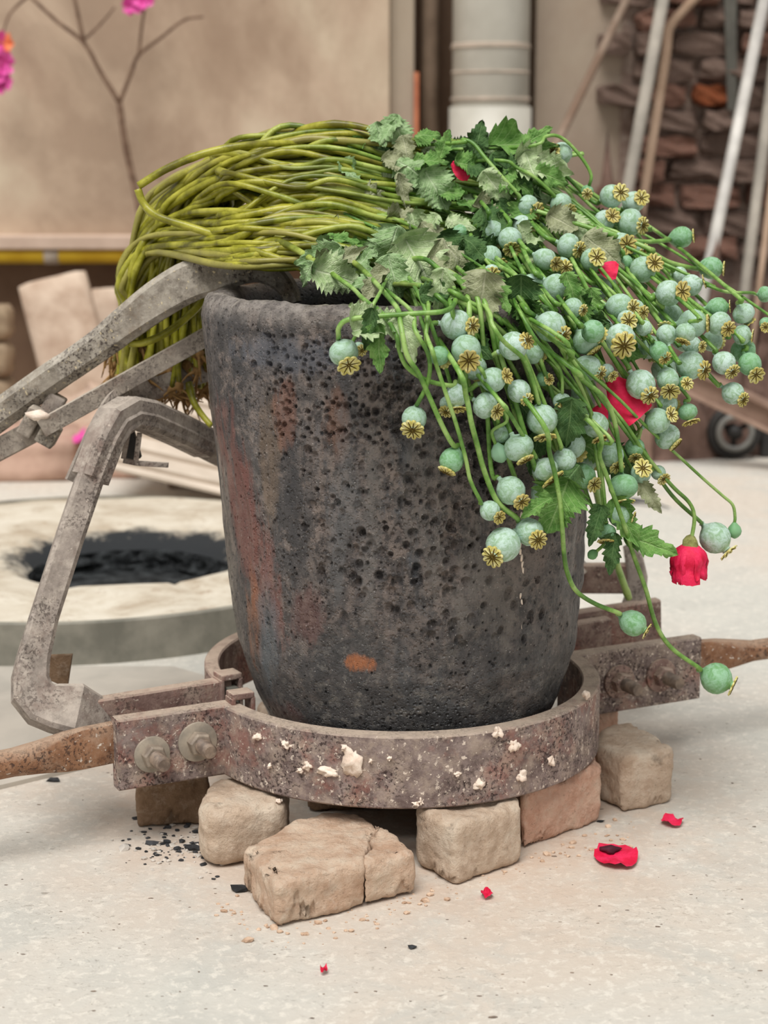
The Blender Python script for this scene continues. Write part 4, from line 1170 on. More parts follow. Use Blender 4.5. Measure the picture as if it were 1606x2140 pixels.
firebrick([(1238, 1600), (1288, 1590), (1280, 1560), (1240, 1565)], .0610, M['brick_pink'], 'reddish brick end just visible beneath the far ear', 8, None, .004)
firebrick([(545, 1610), (640, 1585), (620, 1550), (540, 1565)], .0600, M['brick_grey'], 'fire brick seen inside the ring beside the crucible foot', 9)

# charcoal, crumbs
rk = random.Random(33)
for px, py, sx in ((500, 1862, 20), (402, 1775, 17), (380, 1760, 11), (318, 1765, 14), (352, 1768, 8), (116, 1633, 14), (283, 1712, 8), (425, 1808, 8), (455, 1833, 6), (300, 1740, 7), (345, 1745, 6), (1255, 1718, 7),
                   (862, 1982, 11), (412, 1765, 8), (333, 1780, 7), (270, 1755, 5), (447, 1838, 5), (1590 - 240, 1536, 8), (370, 1775, 9), (310, 1752, 6)):
    p = ground(px, py); s_ = mm(p, sx)
    o = MB().add(*rock_vf(p + Vector((0, 0, s_ * .28)), (s_, s_ * .75, s_ * .35), rk.randrange(9999), 1, .5)).obj('charcoal_piece', M['charcoal'], None, False)
    tag(o, 'biggest black charcoal piece touching the corner of the cracked brick' if sx == 20 else 'small black charcoal chip lying on the dusty floor', 'charcoal', None if sx == 20 else 'charcoal chips on the floor')
mb = MB(); mb2 = MB(); mb3 = MB()
for k in range(330):
    t = rk.random()
    if k < 170:
        px, py = rk.gauss(365, 60), rk.gauss(1768, 26)
    else:
        px = rk.uniform(440, 1330); py = 1955 - abs(px - 640) * .33 + rk.gauss(0, 16) + 3
    p = ground(px, py); s_ = abs(rk.gauss(0, 1.1)) * .0009 + .0006
    if rk.random() < .08: s_ *= 2
    (mb if k >= 170 else (mb2 if rk.random() < .5 else mb3)).add(*rock_vf(p + Vector((0, 0, s_ * .4)), (s_ * 1.3, s_, s_ * .7), k, 0 if False else 1, .4))
tag(mb.obj('brick_crumbs', M['crumb'], None, False), 'scattered tan brick crumbs along the foot of the bricks', 'crumbs', None, 'stuff')
tag(mb2.obj('ash_crumbs', M['ash'], None, False), 'pale ash crumbs on the floor by the brown brick', 'crumbs', None, 'stuff')
tag(mb3.obj('charcoal_grit', M['charcoal'], None, False), 'black charcoal grit on the floor by the brown brick', 'grit', None, 'stuff')
mb4 = MB()
for k in range(260):
    p = ground(rk.uniform(0, 1606), rk.uniform(1420, 2130)); s_ = abs(rk.gauss(0, 1)) * .00035 + .0003
    mb4.add(*rock_vf(p + Vector((0, 0, s_ * .3)), (s_ * 2.2 * rk.random() + s_, s_, s_ * .5), k + 900, 1, .4))
tag(mb4.obj('floor_grit', M['stud'], None, False), 'dark specks of grit strewn over the pale floor', 'grit', None, 'stuff')
# fallen petals
def crumpled(px, py, wpx, dpx, seed, lab, dark=False, nm='fallen_petal'):
    p = ground(px, py); w_ = mm(p, wpx) / 2; d_ = mm(p, dpx) / 2 / .38
    rd = random.Random(seed); v, f = [], []
    n = 12
    v.append(p + Vector((0, 0, .004)))
    for i in range(1, 4):
        for j in range(n * 2):
            a = math.pi * j / n
            r = i / 3 * (1 + .22 * mnoise.noise(Vector((math.cos(a) * 1.6, math.sin(a) * 1.6, seed))))
            z_ = .002 + .006 * abs(mnoise.noise(Vector((math.cos(a) * i * .8, math.sin(a) * i * .8, seed + 5)))) + .002 * i / 3 * (1 + math.sin(a * 3 + seed))
            v.append(p + Vector((math.cos(a) * r * w_, math.sin(a) * r * d_, z_)))
    m_ = n * 2
    for j in range(m_):
        f.append((0, 1 + j, 1 + (j + 1) % m_))
        for i in range(2):
            q = 1 + i * m_
            f.append((q + j, q + m_ + j, q + m_ + (j + 1) % m_, q + (j + 1) % m_))
    o = empty(nm, p) if dark else None
    c = obj(nm if not dark else 'petal_blade', v, f, M['red'], o)
    if dark:
        MB().add(*rock_vf(p + Vector((-.006, .009, .007)), (.010, .007, .004), 4, 2)).obj('petal_base', M['red_dark'], o)
    return tag(o or c, lab, 'petal')
crumpled(1290, 1796, 92, 48, 1, 'large crimson poppy petal with dark base on the floor', True)
crumpled(1406, 1722, 44, 20, 2.4, 'torn crimson petal scrap on the floor near the grey-tan brick')
crumpled(1017, 1875, 26, 16, 3.7, 'small crimson petal scrap on the floor before the ashy tan brick')
crumpled(677, 2035, 16, 10, 5.1, 'tiny crimson petal fleck on the open floor before the cracked brick')
# ------------------------------------------------------------------ poppies
rq = random.Random(77)
# shared pod meshes (unit radius, axis +Z, base at -1.28, crown seat at 1.06)
PODP = {
    'round': [(-1.30, .17), (-1.24, .20), (-1.20, .155), (-1.10, .17), (-1.0, .27), (-.90, .46), (-.72, .70), (-.45, .90), (-.12, 1.0), (.22, .985), (.52, .87), (.76, .66), (.90, .45), (.98, .31), (1.03, .28), (1.08, .33)],
    'tall': [(-1.40, .17), (-1.34, .20), (-1.28, .16), (-1.15, .20), (-1.0, .38), (-.82, .60), (-.55, .83), (-.15, .98), (.2, 1.0), (.55, .92), (.82, .72), (.98, .50), (1.07, .34), (1.12, .29), (1.16, .33)],
    'flat': [(-1.1, .17), (-1.05, .20), (-1.0, .16), (-.88, .19), (-.80, .34), (-.68, .62), (-.45, .88), (-.15, 1.0), (.18, 1.0), (.45, .90), (.66, .68), (.78, .45), (.85, .31), (.90, .28), (.95, .33)],
}
SEAT = {'round': 1.05, 'tall': 1.13, 'flat': .92}
BASE = {'round': 1.28, 'tall': 1.38, 'flat': 1.08}
def pod_mesh(kind, mat, seed):
    k = 28; v, f = [], []
    pr_ = PODP[kind]
    for i, (z_, r) in enumerate(pr_):
        for j in range(k):
            a = 2 * math.pi * j / k
            rib = 1 + .012 * math.cos(a * 9 + seed) * (1 if r > .5 else 0) + .02 * mnoise.noise(Vector((math.cos(a), math.sin(a), z_ + seed)))
            v.append((r * rib * math.cos(a), r * rib * math.sin(a), z_))
    for i in range(len(pr_) - 1):
        for j in range(k):
            f.append((i * k + j, i * k + (j + 1) % k, (i + 1) * k + (j + 1) % k, (i + 1) * k + j))
    f.append(tuple(range(k - 1, -1, -1))); f.append(tuple(range((len(pr_) - 1) * k, len(pr_) * k)))
    return mesh('seed_pod', v, f, mat)
POD = {(kd, mt, s): pod_mesh(kd, M[mt], s * 3.3) for kd in PODP for mt in ('pod', 'pod_green') for s in range(2)}
def crown_mesh(nr, seed, curl):
    """scalloped disc with raised dark rays; unit radius, faces +Z"""
    rd = random.Random(seed)
    v, f, mi = [], [], []
    sub = 8; n = nr * sub; NR = 6
    def disc(r, a, top):
        lob = abs(math.cos(a * nr / 2))                # 1 on a ray, 0 between
        e = 1 - .20 * (1 - lob ** .7)
        e *= 1 + .05 * math.sin(a * 2 + seed)
        z_ = curl * (r ** 2) + (.05 * lob * r if top else -.09 - .02 * r) - .06 * (1 - lob) * r * (1 if top else .3)
        return (r * e * math.cos(a), r * e * math.sin(a), z_)
    v.append((0, 0, .03)); 
    for i in range(1, NR + 1):
        for j in range(n): v.append(disc(i / NR, 2 * math.pi * j / n, True))
    for j in range(n): v.append(disc(.96, 2 * math.pi * j / n, False))
    v.append((0, 0, -.12))
    for j in range(n): f.append((0, 1 + j, 1 + (j + 1) % n)); mi.append(0)
    for i in range(NR):
        b = 1 + i * n
        for j in range(n):
            q = (b + j, b + n + j, b + n + (j + 1) % n, b + (j + 1) % n)
            f.append(q); mi.append(0)
    b = 1 + NR * n
    for j in range(n): f.append((b + j, len(v) - 1, b + (j + 1) % n)); mi.append(0)
    # rays: thin dark ridges with a split ridge look
    for q in range(nr):
        a = 2 * math.pi * q / nr
        L = .84 + rd.uniform(-.05, .06)
        base = len(v)
        for t, w_ in ((.04, .055), (.3, .06), (.6, .05), (L - .1, .04), (L, .010)):
            for s_ in (-1, 0, 1):
                p = disc(t, a, True)
                v.append((p[0] - math.sin(a) * w_ * s_, p[1] + math.cos(a) * w_ * s_, p[2] + (.055 if s_ == 0 else .004)))
        for i in range(4):
            for s_ in (0, 1):
                c_ = base + i * 3 + s_
                f.append((c_, c_ + 3, c_ + 4, c_ + 1)); mi.append(1)
    return mesh('stigma_crown', v, f, [M['crown'], M['crown_ray']], True, mi)
CROWN = [crown_mesh(n_, s, c_) for s, (n_, c_) in enumerate(((9, -.05), (10, .06), (11, -.12), (8, .10), (10, -.22), (9, .18)))]

def S(px, py):
    """depth (world y) of the visible face of the heap"""
    b = float(np.interp(py, [280, 450, 560, 640, 800], [.10, .045, -.06, -.15, -.20]))
    p = at(px, py, -.2)
    if p.x < .17: low = -math.sqrt(max(.238 ** 2 - p.x ** 2, 0))
    else: low = float(np.interp(p.x, [.17, .36], [-.166, -.03]))
    k = float(np.interp(py, [590, 690], [0, 1]))
    sh = float(np.interp(px, [1150, 1606], [0, .15]))
    return (b + sh) * (1 - k) + low * k

# ---- heads read off the photograph: x, y, r, crown x, crown y, crown r, flags
# flags: e crown seen on edge, n crown turned away, b lies behind its neighbours, g green pod, t tall, f flat
def z7(*a): return (850 + a[0] / 2.124, 250 + a[1] / 2.124, a[2] / 2.124) + ((850 + a[3] / 2.124, 250 + a[4] / 2.124, a[5] / 2.124) if a[3] is not None else (None,) * 3) + (a[6] if len(a) > 6 else '',)
def z8(*a): return (650 + a[0] / 2.141, 650 + a[1] / 2.141, a[2] / 2.141) + ((650 + a[3] / 2.141, 650 + a[4] / 2.141, a[5] / 2.141) if a[3] is not None else (None,) * 3) + (a[6] if len(a) > 6 else '',)
def zr(*a): return (1100 + a[0] / 2.676, 700 + a[1] / 2.676, a[2] / 2.676) + ((1100 + a[3] / 2.676, 700 + a[4] / 2.676, a[5] / 2.676) if a[3] is not None else (None,) * 3) + (a[6] if len(a) > 6 else '',)
o_ = None
HEADS = [
 z7(690,150,50,652,147,38), z7(910,340,52,943,332,42), z7(1005,368,48,1033,358,38,'b'), z7(538,383,50,577,408,40), z7(685,375,50,715,404,36),
 z7(992,457,62,1057,477,42), z7(880,450,48,905,437,36,'b'), z7(1218,522,48,1284,517,30,'etg'), z7(1350,658,50,1402,662,22,'etg'), z7(235,500,36,224,530,28,'g'),
 z7(386,498,50,o_,0,0), z7(460,530,53,465,575,40), z7(512,470,46,543,517,34,'b'), z7(718,560,56,765,580,40), z7(612,618,48,658,642,36),
 z7(825,622,52,838,620,42), z7(950,555,54,970,563,44), z7(1020,570,40,1052,580,28,'b'), z7(970,635,36,o_,0,0,'bg'), z7(372,610,52,424,655,30,'b'),
 z7(378,680,38,378,692,38), z7(555,740,56,575,778,44), z7(667,748,64,728,795,42), z7(690,650,40,703,660,35,'b'), z7(1050,665,58,1090,645,46),
 z7(1165,770,58,1213,768,46), z7(1265,735,48,1320,720,26,'e'), z7(1210,690,38,o_,0,0,'b'), z7(1590,775,36,1640,775,26,'eg'), z7(945,830,58,995,840,30),
 z7(978,888,42,980,898,40), z7(1380,833,44,1440,830,26,'eg'), z7(1497,860,50,1530,905,30,'en'), z7(1595,905,28,1590,922,25,'g'), z7(1270,905,64,1335,905,40,'eb'),
 z7(1390,905,54,1420,930,38,'b'), z7(1490,955,46,1530,960,30,'eb'), z7(1155,955,46,1143,880,24,'bn'), z7(640,918,68,700,962,42), z7(828,940,52,o_,0,0,'g'),
 z7(795,985,58,840,1045,40,'eb'), z7(950,970,66,958,1005,60), z7(1240,945,46,1225,988,34,'ef'), z7(1120,1025,42,1150,1065,32,'g'), z7(1260,1090,64,1320,1115,46),
 z7(1410,1080,52,1450,1128,38), z7(1495,1025,56,o_,0,0,'bg'), z7(1525,1085,52,1545,1130,42,'g'), z7(1040,1175,66,1075,1225,46), z7(1160,1150,50,1165,1200,44),
 z7(1235,1170,32,1240,1174,30,'g'), z7(1450,1215,50,1493,1245,36), z7(220,910,68,295,920,42), z7(265,1020,66,273,1068,52), z7(145,1048,44,o_,0,0,'g'),
 z7(475,1005,64,530,985,38), z7(560,1035,50,o_,0,0,'b'), z7(805,1100,56,862,1130,34,'b'), z7(300,1100,56,o_,0,0,'b'), z7(385,1155,56,445,1140,34),
 z7(500,1205,52,545,1255,34), z7(1265,1000,40,1310,1010,28,'b'), z7(740,835,44,790,850,28,'b'), z7(890,1115,32,912,1138,28,'b'), z7(610,1150,34,628,1155,26,'bg'),
 z7(1015,840,42,1045,858,32,'b'), z7(1055,925,36,o_,0,0,'b'), z7(803,318,28,800,334,26,'g'),
 z8(147,185,66,168,238,52), z8(215,168,30,228,178,26,'b'), z8(652,378,52,655,440,44,'e'), z8(612,415,36,605,452,35,'b'), z8(780,422,60,840,455,38),
 z8(1035,485,70,1047,570,54,'e'), z8(1125,405,42,1127,438,42), z8(1198,440,34,1197,472,32,'g'), z8(1200,490,40,o_,0,0,'bg'), z8(1275,510,58,1297,572,46,'e'),
 z8(463,480,56,455,530,52), z8(632,665,54,603,728,42,'eg'), z8(930,610,68,965,680,36,'e'), z8(1048,710,60,1095,770,58,'e'), z8(1135,668,54,o_,0,0),
 z8(895,803,65,945,858,42), z8(1170,600,60,o_,0,0,'b'), z8(1215,735,56,1270,780,40,'bg'), z8(1345,640,54,1365,695,32,'b'), z8(1478,725,46,1480,706,48),
 z8(1398,785,66,1405,852,44,'efg'), z8(1385,915,54,1440,930,36,'e'), z8(1323,990,44,1320,1035,42,'efg'), z8(802,893,46,840,922,34), z8(975,985,62,1010,1020,46),
 z8(862,1045,78,815,1095,52), z8(1040,815,56,o_,0,0,'b'), z8(1450,610,44,1450,655,30,'bg'), z8(850,550,44,o_,0,0,'b'), z8(1060,800,44,1103,850,40,'be'),
 zr(735,480,72,806,448,50), zr(790,568,74,845,625,46,'e'), zr(905,430,54,920,485,52,'efg'), zr(740,770,42,778,820,42,'b'), zr(1058,1135,88,1125,1212,46,'eb'),
 zr(595,1610,72,680,1660,46,'etg'), zr(1065,1920,88,1160,1965,50,'eg'), zr(790,385,58,o_,0,0,'b'),
]
NBIG = len(HEADS)
# pods that show only in the gaps of the heap
for (px, py) in ((1130, 480), (1090, 560), (1190, 560), (1260, 600), (1330, 640), (1180, 660), (1270, 690), (1120, 640), (1060, 620), (1400, 660), (1440, 700), (1350, 720), (1200, 740), (1060, 700), (1010, 700),
                 (1150, 760), (1090, 830), (1010, 860), (1210, 820), (1240, 760), (1120, 900), (1180, 950), (1060, 930), (1230, 960), (1340, 560), (1290, 540), (1230, 500), (1320, 800), (1400, 780), (1290, 860), (1480, 720)):
    HEADS.append((px + rq.uniform(-12, 12), py + rq.uniform(-10, 10), rq.uniform(20, 27), None, 0, 0, 'bbb'))

heads = []
for (px, py, r, cx, cy, cr_, fl_) in HEADS:
    y = S(px, py) + .016 * fl_.count('b') + .022 * ('bbb' in fl_)
    heads.append(dict(px=px, py=py, r=r, c=(cx, cy, cr_) if cx is not None else None, fl=fl_, y=y))
# keep pods from running through each other: slide the one behind along its line of sight
for it in range(60):
    moved = False
    for i in range(len(heads)):
        for j in range(i):
            a, b = heads[i], heads[j]
            pa, pb = at(a['px'], a['py'], a['y']), at(b['px'], b['py'], b['y'])
            need = (mm(pa, a['r']) + mm(pb, b['r'])) * 1.0
            if (pa - pb).length < need - .0005:
                s_ = 1 if (a['y'], i) > (b['y'], j) else -1
                back = a if s_ > 0 else b; front = b if s_ > 0 else a
                back['y'] += .0035; front['y'] -= .0010
                moved = True
    if not moved: break

# ---- hand-read stems (photo pixels, from the pod back to the bundle)
WAY = {
 (719, 736): [(708, 702), (709, 684), (728, 668), (790, 661), (870, 655), (930, 650), (951, 632), (950, 605), (935, 580), (915, 560), (880, 540)],
 (866, 874): [(874, 842), (892, 806), (899, 770), (893, 735), (868, 690), (850, 640)],
 (945, 961): [(948, 930), (925, 890), (893, 818), (875, 780), (850, 740), (838, 680), (820, 630)],
 (955, 827): [(945, 806), (893, 795), (852, 768), (836, 735), (828, 700), (800, 655), (760, 625), (720, 590)],
 (1025, 1067): [(1005, 1048), (984, 1005), (973, 955), (955, 890), (935, 830), (915, 770), (895, 710)],
 (1105, 1110): [(1080, 1082), (1040, 1048), (1013, 985), (998, 930), (985, 880), (975, 830), (950, 760)],
 (1322, 1302): [(1294, 1281), (1245, 1262), (1205, 1235), (1186, 1195), (1179, 1150), (1176, 1105), (1170, 1040), (1150, 950), (1110, 850)],
 (1498, 1417): [(1462, 1396), (1405, 1355), (1372, 1305), (1350, 1230), (1325, 1160), (1306, 1100), (1285, 1040), (1255, 960), (1210, 860)],
 (1495, 1124): [(1462, 1088), (1405, 1035), (1345, 950), (1300, 890), (1240, 810), (1195, 750), (1150, 690)],
 (1423, 495): [(1398, 502), (1345, 505), (1290, 495), (1230, 475)],
 (1486, 560): [(1456, 562), (1400, 548), (1360, 525), (1310, 500)],
 (1599, 615): [(1570, 612), (1520, 610), (1480, 596), (1430, 570)],
 (1268, 1112): [(1267, 1085), (1264, 1040), (1258, 980), (1252, 930), (1240, 880)],
 (1303, 1017): [(1299, 975), (1292, 920), (1282, 870), (1262, 830), (1220, 795), (1170, 750)],
 (1133, 877): [(1126, 840), (1113, 790), (1095, 750), (1055, 715), (1030, 680), (1005, 630)],
 (1140, 982): [(1118, 950), (1090, 905), (1062, 860), (1030, 820)],
 (1175, 839): [(1176, 818), (1172, 775), (1145, 740), (1115, 700), (1080, 640), (1040, 580)],
 (1246, 888): [(1236, 862), (1215, 810), (1190, 760), (1160, 710)],
 (1103, 430): [(1085, 408), (1050, 370), (1015, 330), (990, 300), (968, 292), (958, 298)],
 (1172, 427): [(1158, 408), (1120, 372), (1080, 350), (1040, 335)],
 (961, 485): [(955, 505), (935, 515), (880, 508), (820, 490), (760, 465), (700, 440)],
 (1228, 400): [(1233, 385), (1236, 365), (1220, 335), (1190, 300), (1165, 284), (1140, 286), (1100, 306)],
 (1103, 1138 - 500): [],
}
def way(h):
    for (x, y), w_ in WAY.items():
        if abs(h['px'] - x) < 7 and abs(h['py'] - y) < 7: return w_
    return []
def clear_crucible(p, rr):
    """push a point that would sit inside the crucible wall out toward the viewer"""
    if p.z < RIMZ + rr:
        zc = max(.07, min(.52, p.z)); need = crad(zc) + rr + .004
        cx = caxis(zc)
        x = p.x - cx
        if math.hypot(x, p.y) < need:
            if math.hypot(x, p.y) > .12 and p.z > .45 and p.y > .02: return p
            if abs(x) < need: 
                ny = -math.sqrt(need * need - x * x)
                if p.y > ny:
                    d = p - CAM; k = (ny - CAM.y) / d.y
                    return CAM + d * k
    return p

# lanes: angle about a pivot orders the heads from the top of the bundle to its front
for h in heads: h['a'] = math.atan2(h['py'] - 400, h['px'] - 480)
order = sorted(range(len(heads)), key=lambda i: heads[i]['a'])
for k, i in enumerate(order): heads[i]['v'] = k / (len(heads) - 1)

def stem_object(pts, r0, r1, parent, seed, per=7, name='stem', flare=True, t0=0.0):
    P = catmull(pts, per)
    n_ = len(P)
    cum = [0.0]
    for i in range(1, n_): cum.append(cum[-1] + (P[i] - P[i - 1]).length)
    L = cum[-1]
    rad = []
    for i in range(n_):
        t = cum[i] / L
        q_ = min(1, max(0, (t - .38) / .34)); r = r0 + (r1 - r0) * q_ * q_ * (3 - 2 * q_)
        if t < .6: r *= 1 + .35 * max(0, mnoise.noise(Vector((cum[i] * 55, seed, 0)))) 
        rad.append(r)
    v, f = tube_vf(P, rad, 8)
    o = obj(name, v, f, M['stem'], parent)
    at_ = o.data.attributes.new('along', 'FLOAT', 'POINT')
    at_.data.foreach_set('value', [min(1, t0 + (1 - t0) * cum[i // 8] / L) for i in range(len(v))])
    return o, P, rad

DEFAULT = 'cut poppy with a grey-green seed pod and yellow ribbed crown in the draped bundle'
GROUP = 'poppies draped over the crucible'
SPECIAL = {
 (719, 736): 'poppy whose stem loops out and hangs one pale pod against the pitted crucible front',
 (866, 874): 'poppy hanging a bluish pod with flaring crown alone below the looping stem',
 (945, 961): 'poppy with a pale pod and tipped-under crown dangling before the dark crucible wall',
 (1052, 1138): 'poppy with the largest pale pod, hanging lowest against the crucible',
 (1105, 1110): 'poppy whose pod touches the largest pale pod low against the crucible',
 (1025, 1067): 'poppy with a small pod hanging just above the largest pale pod',
 (1322, 1302): 'poppy whose stem bends out from the crucible to a green pod above the right ear',
 (1498, 1417): 'poppy with the longest drooping stem and a green pod before the right ear bolts',
 (1495, 1124): 'poppy with a thick stem and big pale pod beside the hanging red flower',
 (1175, 320): 'poppy on the crest of the heap with its crown facing outward before the drain pipe',
 (1423, 495): 'poppy with a side-on green pod sticking out level toward the bright silver rod',
 (1486, 560): 'poppy with a plump side-on pod reaching past the bright silver rod foot',
 (1599, 615): 'poppy reaching farthest sideways from the heap on a level stem',
 (1268, 1112): 'poppy with a squat ribbed green pod hanging beside the serrated green leaf',
 (1303, 1017): 'poppy with a squat bright green pod hanging straight down under a pale collar',
 (1228, 400): 'poppy with a tiny fuzzy pod on a thin stem arched over the crest',
 (961, 485): 'poppy with a small brown-crowned pod among the leaves',
}
def special(h):
    for (x, y), s in SPECIAL.items():
        if abs(h['px'] - x) < 7 and abs(h['py'] - y) < 7: return s
    return None
def describe(h, fl_, tz, dx, dy, r):
    """label from what shows: pod size and colour, how the crown lies, what the pod is near"""
    size = 'large' if r > .0138 else ('small' if r < .0098 else 'medium')
    colr = 'green' if 'g' in fl_ else 'pale'
    if h['c'] is None or tz < 0: cr_ = 'crown turned away'
    elif 'e' in fl_: cr_ = 'yellow crown edge-on'
    elif tz > .75: cr_ = 'yellow crown facing outward'
    elif abs(dx) > abs(dy): cr_ = 'yellow crown tipped sideways'
    else: cr_ = 'yellow crown tipped down'
    x, y = h['px'], h['py']
    near = lambda a, b, d: math.hypot(x - a, y - b) < d
    if near(1308, 828, 85): pl = 'beside the large red petal'
    elif near(1272, 562, 70): pl = 'beside the red petal under upper pods'
    elif near(1052, 1138, 120): pl = 'near the largest low pod'
    elif near(719, 736, 80): pl = 'behind the looped-stem pod'
    elif y < 480 and x < 1230: pl = 'among leaves on the crest'
    elif y < 480: pl = 'on the crest before brick wall'
    elif x > 1440 and y < 760: pl = 'at the outer tip before rods'
    elif x > 1390: pl = 'at the outer edge above channel'
    elif x > 1240 and y > 880: pl = 'hanging beside crucible over floor'
    elif x < 1010 and y > 620: pl = 'before crucible front under leaves'
    elif y > 800 and x < 1240: pl = 'hanging low before crucible wall'
    elif x < 1120: pl = 'under broad leaves at the rim'
    elif y < 620: pl = 'on upper slope of heap'
    else: pl = 'in the middle of heap'
    if 'bbb' in fl_: pl = 'half buried ' + pl
    return '%s %s poppy pod, %s, %s' % (size, colr, cr_, pl)
POPPIES = []          # (root empty, list of stem points) for the leaves
root_pts = []
def bundle_tail(v, rr):
    """from where the stem leaves the leaves, over the rim, to the hanging root end: a list of points"""
    cl = lambda t: min(1, max(0, t))
    jv = cl(v + rr.gauss(0, .10))
    j3, j2, j1 = jv, cl(jv + rr.gauss(0, .04)), cl(jv + rr.gauss(0, .09))
    inn = rr.random()                               # how deep inside the bundle
    h_ = rr.random() ** 1.3                         # hanging column: 0 outer left ... 1 near the crucible
    if j1 > .62: h_ *= .40
    dy = .05 * inn * (1 - .6 * jv)
    L3 = at(820 + rr.uniform(-40, 40), 300 + (590 - 300) * j3 + rr.gauss(0, 10), .085 - .150 * j3 + dy + .02)
    L25 = at(710 + rr.uniform(-20, 20), 282 + (566 - 282) * cl((j3 + j2) / 2 - .03) + rr.gauss(0, 10), .09 - .13 * jv + dy)
    L2 = at(600 + rr.uniform(-20, 20), 280 + (556 - 280) * cl(j2) + rr.gauss(0, 9), .095 - .130 * j2 + dy)
    L1 = at(480 + rr.uniform(-25, 25), (306 + 190 * j1 if j1 < .5 else 450 + 205 * (j1 - .5)) + rr.gauss(0, 8), .105 - .115 * j1 + dy)
    jv_ = j1
    kx = 300 + 170 * h_ - 40 * (j1 > .6) * (1 - h_)
    ky = 360 + 175 * j1 + rr.uniform(-8, 22) + 30 * (1 - h_)
    ky = min(ky, 540)
    Y0 = .125 + .13 * rr.random()
    L0 = at(kx + 45, ky - 12, .11 + .5 * (Y0 - .11) + dy * .5)
    K1 = at(kx - 12, ky + 55, Y0)
    hx = 262 + 185 * h_ + rr.uniform(-10, 10)
    K2 = at(hx, 640 + rr.uniform(-20, 20), Y0 + .01)
    E = at(hx - 12 + rr.uniform(-20, 25), 700 + rr.random() ** .7 * 135, Y0 + .01 + rr.uniform(-.02, .03))
    if E.x > -.205: E.x = min(E.x, -.205); K2.x = min(K2.x, -.20)
    return [E, K2, K1, L0, L1, L2, L25, L3], jv

